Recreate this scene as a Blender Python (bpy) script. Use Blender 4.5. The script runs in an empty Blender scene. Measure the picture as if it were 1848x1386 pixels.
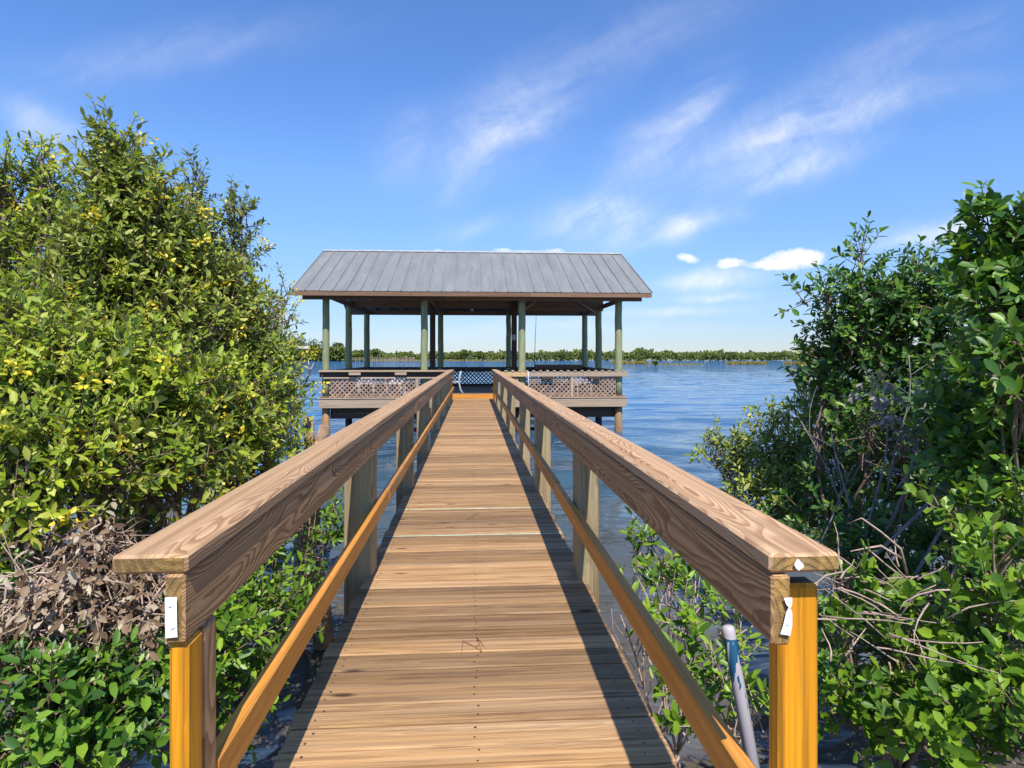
import bpy, math, random
import numpy as np
from mathutils import Vector, Matrix

SC = bpy.context.scene
COL = SC.collection
R = math.radians
F, CX, HY, TH, CZ = 1090.0, 924.0, 643.7, 0.06504, 2.47
CT, ST = math.cos(TH), math.sin(TH)
rnd = random.Random(7)
NR = np.random.default_rng(11)


def P(px, py, D):
    """ray through a photo pixel, met at depth D: where the real thing stands"""
    u, v = (px - CX) / F, (HY - py) / F
    return Vector((D * (u * CT + ST), D * (CT - u * ST), CZ + D * v))


# ------------------------------------------------------------------ objects
def tag(o, label=None, cat=None, group=None, kind=None):
    if label: o['label'] = label
    if cat: o['category'] = cat
    if group: o['group'] = group
    if kind: o['kind'] = kind
    return o


def empty(name, loc, label, cat, group=None):
    o = bpy.data.objects.new(name, None)
    o.empty_display_size = 0.2
    COL.objects.link(o)
    o.location = loc
    return tag(o, label, cat, group)


def link(name, me, parent=None):
    o = bpy.data.objects.new(name, me)
    COL.objects.link(o)
    if parent is not None:
        o.parent = parent
        base = parent
        off = Vector((0, 0, 0))
        while base is not None:
            off += base.location
            base = base.parent
        o.location = -off          # meshes are written in world space
    return o


class MB:
    """collects shapes into ONE mesh; keeps per-board grain coordinates"""
    def __init__(s):
        s.v, s.f, s.g, s.m, s.r, s.sm = [], [], [], [], [], []

    def box(s, lo, hi, axis=None, bev=0.004, mat=0, endmat=None, M=None):
        lo, hi = Vector(lo), Vector(hi)
        c, h = (lo + hi) / 2, (hi - lo) / 2
        if axis is None:
            axis = max(range(3), key=lambda i: h[i])
        b = min(bev, 0.45 * min(h))
        a1, a2 = [i for i in range(3) if i != axis]
        if h[a1] < h[a2]: a1, a2 = a2, a1
        off = Vector((rnd.uniform(-50, 50), rnd.uniform(-.07, .07), rnd.uniform(.02, .09) * rnd.choice((-1, 1))))
        rv = rnd.random()
        n0 = len(s.v)
        idx = {}
        for sx in (-1, 1):
            for sy in (-1, 1):
                for sz in (-1, 1):
                    for k in range(3):
                        p = [sx * h.x, sy * h.y, sz * h.z]
                        for j in range(3):
                            if j != k: p[j] -= (sx, sy, sz)[j] * b
                        idx[(sx, sy, sz, k)] = len(s.v)
                        p = Vector(p)
                        w = c + p
                        s.v.append(M @ w if M else w)
                        s.g.append((p[axis] + off.x, p[a1] + off.y, p[a2] + off.z))
                        s.r.append(rv)
        def face(ids, m):
            pts = [s.v[i] for i in ids]
            n = (pts[1] - pts[0]).cross(pts[2] - pts[0])
            cc = M @ c if M else c
            if n.dot(sum(pts, Vector()) / len(pts) - cc) < 0: ids = ids[::-1]
            s.f.append(ids); s.m.append(m); s.sm.append(False)
        for k in range(3):
            i, j = [q for q in range(3) if q != k]
            for sg in (-1, 1):
                ids = []
                for (a, d) in ((-1, -1), (1, -1), (1, 1), (-1, 1)):
                    t = [0, 0, 0]; t[k] = sg; t[i] = a; t[j] = d
                    ids.append(idx[(t[0], t[1], t[2], k)])
                face(ids, endmat if (endmat is not None and k == axis) else mat)
        for k in range(3):          # edges along axis k
            i, j = [q for q in range(3) if q != k]
            for a in (-1, 1):
                for d in (-1, 1):
                    def ky(sk, kk):
                        t = [0, 0, 0]; t[k] = sk; t[i] = a; t[j] = d
                        return idx[(t[0], t[1], t[2], kk)]
                    face([ky(-1, i), ky(1, i), ky(1, j), ky(-1, j)], mat)
        for sx in (-1, 1):
            for sy in (-1, 1):
                for sz in (-1, 1):
                    face([idx[(sx, sy, sz, k)] for k in range(3)], mat)

    def poly(s, pts, mat=0, g=None):
        n0 = len(s.v)
        for p in pts:
            s.v.append(Vector(p)); s.g.append(tuple(g or p)); s.r.append(.5)
        s.f.append(list(range(n0, n0 + len(pts)))); s.m.append(mat); s.sm.append(False)

    def prism(s, pts, d, mat=0, axis=0):
        """polygon extruded by vector d"""
        d = Vector(d); pts = [Vector(p) for p in pts]
        n0, n = len(s.v), len(pts)
        rv = rnd.random(); o = rnd.uniform(-40, 40)
        L = (pts[1] - pts[0]); 
        ax = L.normalized() if L.length > 0 else Vector((1, 0, 0))
        nn = d.normalized(); bx = nn.cross(ax)
        for q in pts + [p + d for p in pts]:
            s.v.append(q); s.g.append((q.dot(ax) + o, q.dot(bx) * 1.0 % .3 - .1, q.dot(nn) % .3 + .03)); s.r.append(rv)
        cen = sum(pts, Vector()) / n + d / 2
        fs = [list(range(n0, n0 + n)), list(range(n0 + n, n0 + 2 * n))]
        fs += [[n0 + i, n0 + (i + 1) % n, n0 + n + (i + 1) % n, n0 + n + i] for i in range(n)]
        for f in fs:
            a = [s.v[i] for i in f]
            nrm = (a[1] - a[0]).cross(a[2] - a[0])
            if nrm.dot(sum(a, Vector()) / len(a) - cen) < 0: f = f[::-1]
            s.f.append(f); s.m.append(mat); s.sm.append(False)

    def tube(s, path, rad, n=8, mat=0, cap=True, jitter=0.0):
        path = [Vector(p) for p in path]
        if not hasattr(rad, '__len__'): rad = [rad] * len(path)
        n0 = len(s.v); up = None; L = 0; o = rnd.uniform(-30, 30); rv = rnd.random()
        for k, p in enumerate(path):
            t = (path[min(k + 1, len(path) - 1)] - path[max(k - 1, 0)]).normalized()
            if up is None: up = t.orthogonal().normalized()
            up = (up - t * up.dot(t)).normalized()
            sd = t.cross(up)
            if k: L += (p - path[k - 1]).length
            for q in range(n):
                a = 2 * math.pi * q / n
                rr = rad[k] * (1 + rnd.uniform(-jitter, jitter))
                w = (up * math.cos(a) + sd * math.sin(a)) * rr
                s.v.append(p + w); s.g.append((L + o, math.cos(a) * rr, math.sin(a) * rr)); s.r.append(rv)
        for k in range(len(path) - 1):
            for q in range(n):
                a, b = n0 + k * n + q, n0 + k * n + (q + 1) % n
                s.f.append([a, b, b + n, a + n]); s.m.append(mat); s.sm.append(True)
        if cap:
            s.f.append([n0 + q for q in range(n)][::-1]); s.m.append(mat); s.sm.append(False)
            k = n0 + (len(path) - 1) * n
            s.f.append([k + q for q in range(n)]); s.m.append(mat); s.sm.append(False)

    def mesh(s, name, mats):
        me = bpy.data.meshes.new(name)
        me.from_pydata([tuple(v) for v in s.v], [], s.f)
        a = me.attributes.new('gco', 'FLOAT_VECTOR', 'POINT')
        a.data.foreach_set('vector', np.array(s.g, dtype=np.float32).ravel())
        a = me.attributes.new('brnd', 'FLOAT', 'POINT')
        a.data.foreach_set('value', np.array(s.r, dtype=np.float32))
        for m in (mats if isinstance(mats, (list, tuple)) else [mats]): me.materials.append(m)
        me.polygons.foreach_set('material_index', s.m)
        me.polygons.foreach_set('use_smooth', s.sm)
        me.update()
        return me

    def build(s, name, mats, parent=None):
        return link(name, s.mesh(name, mats), parent)


# ---------------------------------------------------------------- materials
class NT:
    def __init__(s, tree): s.t = tree
    def n(s, typ, **kw):
        nd = s.t.nodes.new(typ)
        for k, v in kw.items():
            if k.startswith('i_'): 
                key = k[2:]
                key = int(key) if key.isdigit() else key.replace('_', ' ')
                nd.inputs[key].default_value = v
            else: setattr(nd, k, v)
        return nd
    def l(s, a, b): s.t.links.new(a, b)
    def math(s, op, a, b=None, c=None, clamp=False):
        nd = s.n('ShaderNodeMath', operation=op, use_clamp=clamp)
        for i, x in enumerate((a, b, c)):
            if x is None: continue
            if isinstance(x, (int, float)): nd.inputs[i].default_value = x
            else: s.l(x, nd.inputs[i])
        return nd.outputs[0]
    def vmath(s, op, a, b=None):
        nd = s.n('ShaderNodeVectorMath', operation=op)
        for i, x in enumerate((a, b)):
            if x is None: continue
            if isinstance(x, (tuple, list)): nd.inputs[i].default_value = x
            else: s.l(x, nd.inputs[i])
        return nd.outputs[0]
    def noise(s, vec, scale, detail=2.0, rough=.5, dist=0.0, col=False):
        nd = s.n('ShaderNodeTexNoise')
        nd.inputs['Scale'].default_value = scale
        nd.inputs['Detail'].default_value = detail
        nd.inputs['Roughness'].default_value = rough
        nd.inputs['Distortion'].default_value = dist
        if vec is not None: s.l(vec, nd.inputs['Vector'])
        return nd.outputs[1 if col else 0]
    def ramp(s, fac, stops, interp='LINEAR'):
        nd = s.n('ShaderNodeValToRGB')
        e = nd.color_ramp.elements
        nd.color_ramp.interpolation = interp
        while len(e) < len(stops): e.new(.5)
        for el, (p, c) in zip(e, stops):
            el.position = p
            el.color = tuple(c) + (1,) if hasattr(c, '__len__') else (c, c, c, 1)
        s.l(fac, nd.inputs[0])
        return nd.outputs[0]
    def mix(s, fac, a, b, blend='MIX'):
        nd = s.n('ShaderNodeMix', data_type='RGBA', blend_type=blend)
        for i, x in ((0, fac), (6, a), (7, b)):
            if isinstance(x, (int, float)): nd.inputs[i].default_value = x
            elif isinstance(x, (tuple, list)): nd.inputs[i].default_value = tuple(x) + (1,) if len(x) == 3 else x
            else: s.l(x, nd.inputs[i])
        return nd.outputs[2]
    def bump(s, h, strength, dist=.01, normal=None):
        nd = s.n('ShaderNodeBump'); nd.inputs['Strength'].default_value = strength
        nd.inputs['Distance'].default_value = dist
        s.l(h, nd.inputs['Height'])
        if normal: s.l(normal, nd.inputs['Normal'])
        return nd.outputs[0]


def new_mat(name):
    m = bpy.data.materials.new(name); m.use_nodes = True
    nt = NT(m.node_tree)
    bs = m.node_tree.nodes['Principled BSDF']
    return m, nt, bs


def wood(name, light, dark, ring=34, contrast=.8, amp=.05, fibre=.35, grey=None, grey_amt=.5, rough=.65,
         knots=.5, stain=None, stain_amt=.0, stain_scale=(4, 14, 14), bump=.35, vary=.25, coarse=1.0):
    m, nt, bs = new_mat(name)
    g = nt.n('ShaderNodeAttribute', attribute_name='gco').outputs['Vector']
    br = nt.n('ShaderNodeAttribute', attribute_name='brnd').outputs['Fac']
    w = nt.noise(nt.vmath('MULTIPLY', g, (.85, 4, 4)), 1.0, 2.5, .45, 0, True)
    w = nt.vmath('MULTIPLY', nt.vmath('SUBTRACT', w, (.5, .5, .5)), (0, amp * 2.4, amp * 2.4))
    p = nt.vmath('ADD', g, w)
    wv = nt.n('ShaderNodeTexWave', wave_type='RINGS', rings_direction='X', wave_profile='SAW')
    wv.inputs['Scale'].default_value = ring
    wv.inputs['Distortion'].default_value = .8
    wv.inputs['Detail'].default_value = 2
    wv.inputs['Detail Scale'].default_value = 1.2
    nt.l(p, wv.inputs['Vector'])
    rg = nt.ramp(wv.outputs['Fac'], [(0, 0.0), (.35, .10), (.68, .80), (.94, 1.0), (1.0, .1)])
    fb = nt.noise(nt.vmath('MULTIPLY', g, (3, 260, 260)), 1.0, 3, .6)
    st = nt.noise(nt.vmath('MULTIPLY', g, (.9, 48 * coarse, 48 * coarse)), 1.0, 4, .6)
    c = nt.mix(nt.math('MULTIPLY', rg, contrast), light, dark)
    c = nt.mix(fibre, c, nt.mix(fb, tuple(x * .45 for x in light), tuple(min(1, x * 1.35) for x in light)), 'MIX')
    c = nt.mix(nt.ramp(st, [(.42, 0.0), (.72, .7)]), c, tuple(x * .55 for x in dark), 'MIX')
    if grey:
        gn = nt.noise(nt.vmath('MULTIPLY', g, (.6, 14, 14)), 1.0, 4, .6)
        c = nt.mix(nt.math('MULTIPLY', nt.ramp(gn, [(.35, 0.0), (.65, 1.0)]), grey_amt), c, grey)
    if stain:
        sn = nt.noise(nt.vmath('MULTIPLY', g, stain_scale), 1.0, 4, .65)
        c = nt.mix(nt.math('MULTIPLY', nt.ramp(sn, [(.5, 0.0), (.6, 1.0)]), stain_amt), c, stain)
    vo = nt.n('ShaderNodeTexVoronoi', feature='F1'); vo.inputs['Scale'].default_value = 1
    nt.l(nt.vmath('MULTIPLY', p, (2.0, 7, 3.0)), vo.inputs['Vector'])
    kn = nt.ramp(vo.outputs['Distance'], [(.05, 1.0), (.13, 0.0)])
    c = nt.mix(nt.math('MULTIPLY', kn, knots), c, tuple(x * .3 for x in dark))
    v = nt.math('ADD', 1 - vary, nt.math('MULTIPLY', br, vary * 2))
    cc = nt.n('ShaderNodeCombineColor'); 
    for i in range(3): nt.l(v, cc.inputs[i])
    c = nt.mix(1.0, c, cc.outputs[0], 'MULTIPLY')
    nt.l(c, bs.inputs['Base Color'])
    bs.inputs['Roughness'].default_value = rough
    bs.inputs['Specular IOR Level'].default_value = .3
    h = nt.math('SUBTRACT', nt.math('MULTIPLY', fb, .6), nt.math('ADD', nt.math('MULTIPLY', rg, .5), nt.math('MULTIPLY', kn, .5)))
    nt.l(nt.bump(h, bump, .004), bs.inputs['Normal'])
    return m


def plain(name, col, rough=.6, metal=0.0, var=.12, scale=6.0, spec=.4, bump=.1):
    m, nt, bs = new_mat(name)
    tc = nt.n('ShaderNodeTexCoord').outputs['Object']
    n = nt.noise(tc, scale, 4, .6)
    c = nt.mix(nt.ramp(n, [(.3, 0.0), (.7, 1.0)]), tuple(x * (1 - var) for x in col), tuple(min(1, x * (1 + var)) for x in col))
    nt.l(c, bs.inputs['Base Color'])
    bs.inputs['Roughness'].default_value = rough
    bs.inputs['Metallic'].default_value = metal
    bs.inputs['Specular IOR Level'].default_value = spec
    if bump:
        nt.l(nt.bump(nt.noise(tc, scale * 12, 3), bump, .003), bs.inputs['Normal'])
    return m


def leaf_mat(name, cols, back, trans=.3, rough=.42, spec=.45):
    m, nt, bs = new_mat(name)
    ge = nt.n('ShaderNodeNewGeometry')
    c = nt.ramp(ge.outputs['Random Per Island'], [(i / (len(cols) - 1), x) for i, x in enumerate(cols)])
    tc = nt.n('ShaderNodeTexCoord').outputs['Object']
    big = nt.noise(tc, 2.2, 3)
    c = nt.mix(nt.ramp(big, [(.38, 0.0), (.62, .28)]), c, cols[0])
    cb = nt.mix(ge.outputs['Backfacing'], c, nt.mix(.72, c, back))
    nt.l(cb, bs.inputs['Base Color'])
    bs.inputs['Roughness'].default_value = rough
    bs.inputs['Specular IOR Level'].default_value = spec
    tr = nt.n('ShaderNodeBsdfTranslucent')
    nt.l(nt.mix(1.0, c, (1.6, 1.75, .5), 'MULTIPLY'), tr.inputs['Color'])
    mx = nt.n('ShaderNodeMixShader'); mx.inputs[0].default_value = trans
    nt.l(bs.outputs[0], mx.inputs[1]); nt.l(tr.outputs[0], mx.inputs[2])
    nt.l(mx.outputs[0], m.node_tree.nodes['Material Output'].inputs['Surface'])
    return m


M = {}
M['deck'] = wood('weathered_decking', (.44, .255, .105), (.19, .088, .030), ring=60, contrast=.8, amp=.03, fibre=.4,
                 grey=(.36, .255, .165), grey_amt=.4, knots=.95, vary=.36, stain=(.15, .075, .032), stain_amt=.6, stain_scale=(1.3, 34, 20))
M['rail'] = wood('rail_timber', (.60, .375, .195), (.27, .125, .05), ring=50, contrast=1.0, amp=.11, fibre=.14,
                 grey=(.54, .39, .26), grey_amt=.25, knots=.6, vary=.10)
M['side'] = wood('side_rail_timber', (.58, .345, .16), (.20, .085, .032), ring=42, contrast=1.0, amp=.12, fibre=.12,
                 grey=(.42, .27, .14), grey_amt=.25, knots=.5, vary=.1)
M['end'] = wood('cut_end_grain', (.48, .29, .08), (.15, .08, .022), ring=22, contrast=.8, amp=.02, fibre=.5, knots=0,
                grey=(.10, .075, .05), grey_amt=.6, vary=.05, bump=1.0)
M['orange'] = wood('orange_stained_timber', (.62, .265, .045), (.50, .19, .025), ring=24, contrast=.5, fibre=.12, knots=.3,
                   rough=.5, vary=.05, bump=.15)
M['yellow'] = wood('yellow_painted_timber', (.74, .32, .015), (.60, .23, .010), ring=30, contrast=.7, fibre=.16, knots=.5,
                   rough=.5, vary=.04, bump=.3, stain=(.25, .11, .015), stain_amt=.6, stain_scale=(1.2, 46, 46))
M['peel'] = wood('peeling_stained_timber', (.56, .27, .085), (.22, .10, .04), ring=30, contrast=.6, fibre=.2, knots=.4,
                 rough=.6, stain=(.62, .25, .04), stain_amt=.85, vary=.1)
M['post'] = wood('treated_post_timber', (.38, .27, .145), (.16, .10, .05), ring=30, contrast=.75, amp=.05, fibre=.3,
                 grey=(.33, .32, .19), grey_amt=.6, knots=.6, vary=.12)
M['pale'] = wood('weathered_grey_timber', (.46, .335, .225), (.25, .16, .10), ring=34, contrast=.5, amp=.03, fibre=.35,
                 grey=(.40, .325, .25), grey_amt=.55, knots=.5, vary=.15)
M['brown'] = wood('brown_beam_timber', (.25, .13, .065), (.11, .055, .03), ring=26, contrast=.6, fibre=.3,
                  grey=(.20, .14, .10), grey_amt=.5, knots=.5, vary=.2)
M['dark'] = wood('dark_and_shade_timber', (.085, .055, .04), (.04, .026, .02), ring=26, contrast=.5, fibre=.3, knots=.3, vary=.2)  # for dark timber, and for shade coloured into covered parts
M['lattice'] = wood('lattice_timber', (.36, .235, .16), (.19, .11, .075), ring=40, contrast=.4, fibre=.3,
                    grey=(.36, .28, .23), grey_amt=.5, knots=.1, vary=.3)
M['green'] = wood('green_treated_pole', (.32, .30, .15), (.16, .165, .08), ring=30, contrast=.4, amp=.02, fibre=.35,
                  grey=(.20, .27, .15), grey_amt=.85, knots=.8, vary=.1, stain=(.36, .34, .17), stain_amt=.5, coarse=.8)
M['pile'] = wood('wet_pile_timber', (.30, .19, .09), (.12, .07, .035), ring=26, contrast=.6, fibre=.3, knots=.4,
                 grey=(.36, .19, .06), grey_amt=.6, vary=.15)
M['mint'] = plain('mint_green_strip', (.40, .45, .33), .7, var=.3, scale=9)
M['nail'] = plain('rusty_nail_heads', (.07, .035, .02), .6)
M['black'] = plain('black_plastic', (.012, .013, .016), .4, bump=0)
M['steel'] = plain('grey_staple_metal', (.25, .26, .28), .35, .9, bump=0)
M['paper'] = plain('white_paper', (.80, .81, .84), .8, var=.04, scale=30, bump=.05)
M['white'] = plain('white_plastic', (.52, .53, .57), .4, var=.05)
M['blue'] = plain('blue_cushion_fabric', (.13, .19, .42), .8)
M['greybox'] = plain('grey_metal_box', (.38, .39, .40), .5)
M['tin'] = None
M['bark'] = plain('mangrove_bark', (.20, .14, .10), .85, var=.45, scale=18, bump=.7)
M['stump'] = plain('cut_trunk_bark', (.30, .19, .125), .85, var=.4, scale=14, bump=.8)
M['greybark'] = plain('bare_grey_bark', (.22, .20, .20), .8, var=.35, scale=20, bump=.5)
M['twig'] = plain('pale_dry_twig', (.40, .29, .23), .8, var=.35, scale=20, bump=.3)


def roof_mat():
    m, nt, bs = new_mat('galvanised_roof_metal')
    tc = nt.n('ShaderNodeTexCoord').outputs['Object']
    n = nt.noise(nt.vmath('MULTIPLY', tc, (3, .6, .6)), 1.0, 5, .6)
    n2 = nt.noise(tc, 40, 3)
    c = nt.ramp(n, [(.3, (.145, .150, .148)), (.55, (.182, .186, .18)), (.75, (.225, .226, .215))])
    stk = nt.noise(nt.vmath('MULTIPLY', tc, (9, .35, .35)), 1.0, 4, .6)
    c = nt.mix(nt.ramp(stk, [(.5, 0.0), (.75, .45)]), c, (.11, .105, .095))
    c = nt.mix(.12, c, nt.ramp(n2, [(.3, .1), (.7, .5)]))
    nt.l(c, bs.inputs['Base Color'])
    bs.inputs['Metallic'].default_value = .0
    bs.inputs['Roughness'].default_value = .55
    nt.l(nt.bump(nt.noise(nt.vmath('MULTIPLY', tc, (1.5, 1, 1)), 2.0, 2), .12, .03), bs.inputs['Normal'])
    return m
M['tin'] = roof_mat()


def water_mat():
    m, nt, bs = new_mat('lagoon_water')
    tc = nt.n('ShaderNodeTexCoord').outputs['Object']
    sep = nt.n('ShaderNodeSeparateXYZ'); nt.l(tc, sep.inputs[0])
    # shallow tannin-brown water by the bank, clearer blue-green lagoon farther out
    sh = nt.math('ADD', sep.outputs['Y'], nt.math('MULTIPLY', nt.noise(tc, .35, 3), 4.0))
    f = nt.n('ShaderNodeMapRange'); f.inputs[1].default_value = 3.5; f.inputs[2].default_value = 30.0
    nt.l(sh, f.inputs[0])
    c = nt.ramp(f.outputs[0], [(0, (.105, .080, .055)), (.12, (.085, .072, .055)), (.35, (.045, .085, .115)), (1, (.012, .090, .21))])
    nt.l(c, bs.inputs['Base Color'])
    bs.inputs['Roughness'].default_value = .06
    bs.inputs['IOR'].default_value = 1.333
    bs.inputs['Specular IOR Level'].default_value = .5
    wob = nt.vmath('ADD', tc, nt.vmath('MULTIPLY', nt.noise(tc, .25, 2, .5, 0, True), (2.0, 2.0, 0)))
    w1 = nt.noise(nt.vmath('MULTIPLY', wob, (.55, 2.3, 1)), 1.0, 2, .5, .6)
    w2 = nt.noise(nt.vmath('MULTIPLY', wob, (2.0, 6.0, 1)), 1.0, 2, .5, .4)
    w3 = nt.noise(nt.vmath('MULTIPLY', tc, (.09, .5, 1)), 1.0, 2, .5, .3)
    far_ = nt.n('ShaderNodeMapRange'); far_.inputs[1].default_value = 30; far_.inputs[2].default_value = 160; nt.l(sep.outputs['Y'], far_.inputs[0])
    w4 = nt.noise(nt.vmath('MULTIPLY', tc, (.12, .30, 1)), 1.0, 4, .7, .3)
    h = nt.math('ADD', nt.math('ADD', nt.math('MULTIPLY', nt.math('MULTIPLY', w4, far_.outputs[0]), 2.6), nt.math('MULTIPLY', w1, .035)), nt.math('ADD', nt.math('MULTIPLY', w2, .016), nt.math('MULTIPLY', w3, .16)))
    nt.l(nt.bump(h, 1.0, 1.0), bs.inputs['Normal'])
    return m
M['water'] = water_mat()


def mud_mat():
    m, nt, bs = new_mat('wet_mud')
    tc = nt.n('ShaderNodeTexCoord').outputs['Object']
    n = nt.noise(tc, 1.6, 6, .65)
    c = nt.ramp(n, [(.3, (.03, .022, .015)), (.55, (.065, .047, .03)), (.75, (.11, .08, .052))])
    nt.l(c, bs.inputs['Base Color'])
    nt.l(nt.ramp(nt.noise(tc, .9, 3), [(.35, .25), (.65, .9)]), bs.inputs['Roughness'])
    nt.l(nt.bump(nt.noise(tc, 9, 6, .7), .7, .05), bs.inputs['Normal'])
    return m
M['mud'] = mud_mat()
M['sand'] = plain('far_shore_sand', (.24, .21, .12), .9, var=.3, scale=.2)

M['leafA'] = leaf_mat('black_mangrove_leaf', [(.070, .115, .014), (.16, .235, .014), (.265, .345, .016), (.36, .41, .026), (.46, .46, .10)], (.42, .42, .20), trans=.22, rough=.5, spec=.35)
M['leafT'] = leaf_mat('olive_mangrove_leaf', [(.065, .10, .016), (.14, .20, .018), (.23, .30, .022), (.33, .37, .036), (.44, .43, .12)], (.40, .40, .20), trans=.22, rough=.5, spec=.35)
M['leafB'] = leaf_mat('dark_olive_leaf', [(.06, .085, .018), (.115, .15, .022), (.18, .215, .032), (.26, .28, .07)], (.32, .34, .18), trans=.2, rough=.5, spec=.35)  # deeper olive range of leaf tones
M['leafP'] = leaf_mat('pale_grey_green_leaf', [(.15, .175, .06), (.25, .275, .10), (.34, .34, .16), (.42, .40, .25)], (.46, .45, .32), trans=.2, rough=.55, spec=.3)
M['leafS'] = leaf_mat('sunlit_olive_leaf', [(.10, .15, .018), (.22, .285, .028), (.34, .385, .06), (.48, .48, .18)], (.50, .50, .28), trans=.2, rough=.5, spec=.35)
M['leafG'] = leaf_mat('glossy_bright_leaf', [(.040, .095, .012), (.09, .19, .012), (.165, .29, .016), (.26, .39, .03)], (.26, .35, .09), trans=.22, rough=.42, spec=.4)
M['leafM'] = leaf_mat('broad_green_leaf', [(.030, .080, .014), (.06, .15, .016), (.11, .23, .02), (.21, .34, .03)], (.22, .31, .08), trans=.24, rough=.42, spec=.4)
M['leafD'] = leaf_mat('glossy_dark_leaf', [(.022, .065, .018), (.046, .118, .022), (.085, .19, .026), (.19, .31, .035)], (.19, .29, .07), trans=.24, rough=.42, spec=.4)
M['leafX'] = leaf_mat('dead_brown_leaf', [(.06, .033, .02), (.17, .11, .062), (.31, .225, .14), (.54, .465, .36)], (.42, .33, .26), trans=.12, rough=.7, spec=.2)
M['leafGy'] = leaf_mat('dry_grey_leaf', [(.12, .10, .10), (.22, .20, .19), (.34, .31, .30)], (.34, .32, .31), trans=.1, rough=.7, spec=.2)
M['pod'] = leaf_mat('yellow_seed_pod', [(.58, .42, .02), (.72, .56, .03), (.80, .66, .06)], (.7, .56, .06), trans=.2)
M['far'] = leaf_mat('distant_mangrove_leaf', [(.050, .080, .018), (.090, .125, .022), (.13, .16, .03), (.20, .205, .05)], (.13, .16, .04), trans=.15, rough=.6, spec=.2)
M['farpine'] = leaf_mat('distant_pine_needle', [(.040, .070, .028), (.07, .105, .036), (.11, .145, .05)], (.10, .13, .05), trans=.1, rough=.6, spec=.2)
M['grass'] = leaf_mat('dry_marsh_grass_blade', [(.20, .17, .04), (.32, .25, .07), (.40, .29, .10)], (.36, .28, .1), trans=.3, rough=.6, spec=.2)


# ---------------------------------------------------------- world and camera
SUN = Vector((.073, -.70, 1.0)).normalized()


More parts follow.
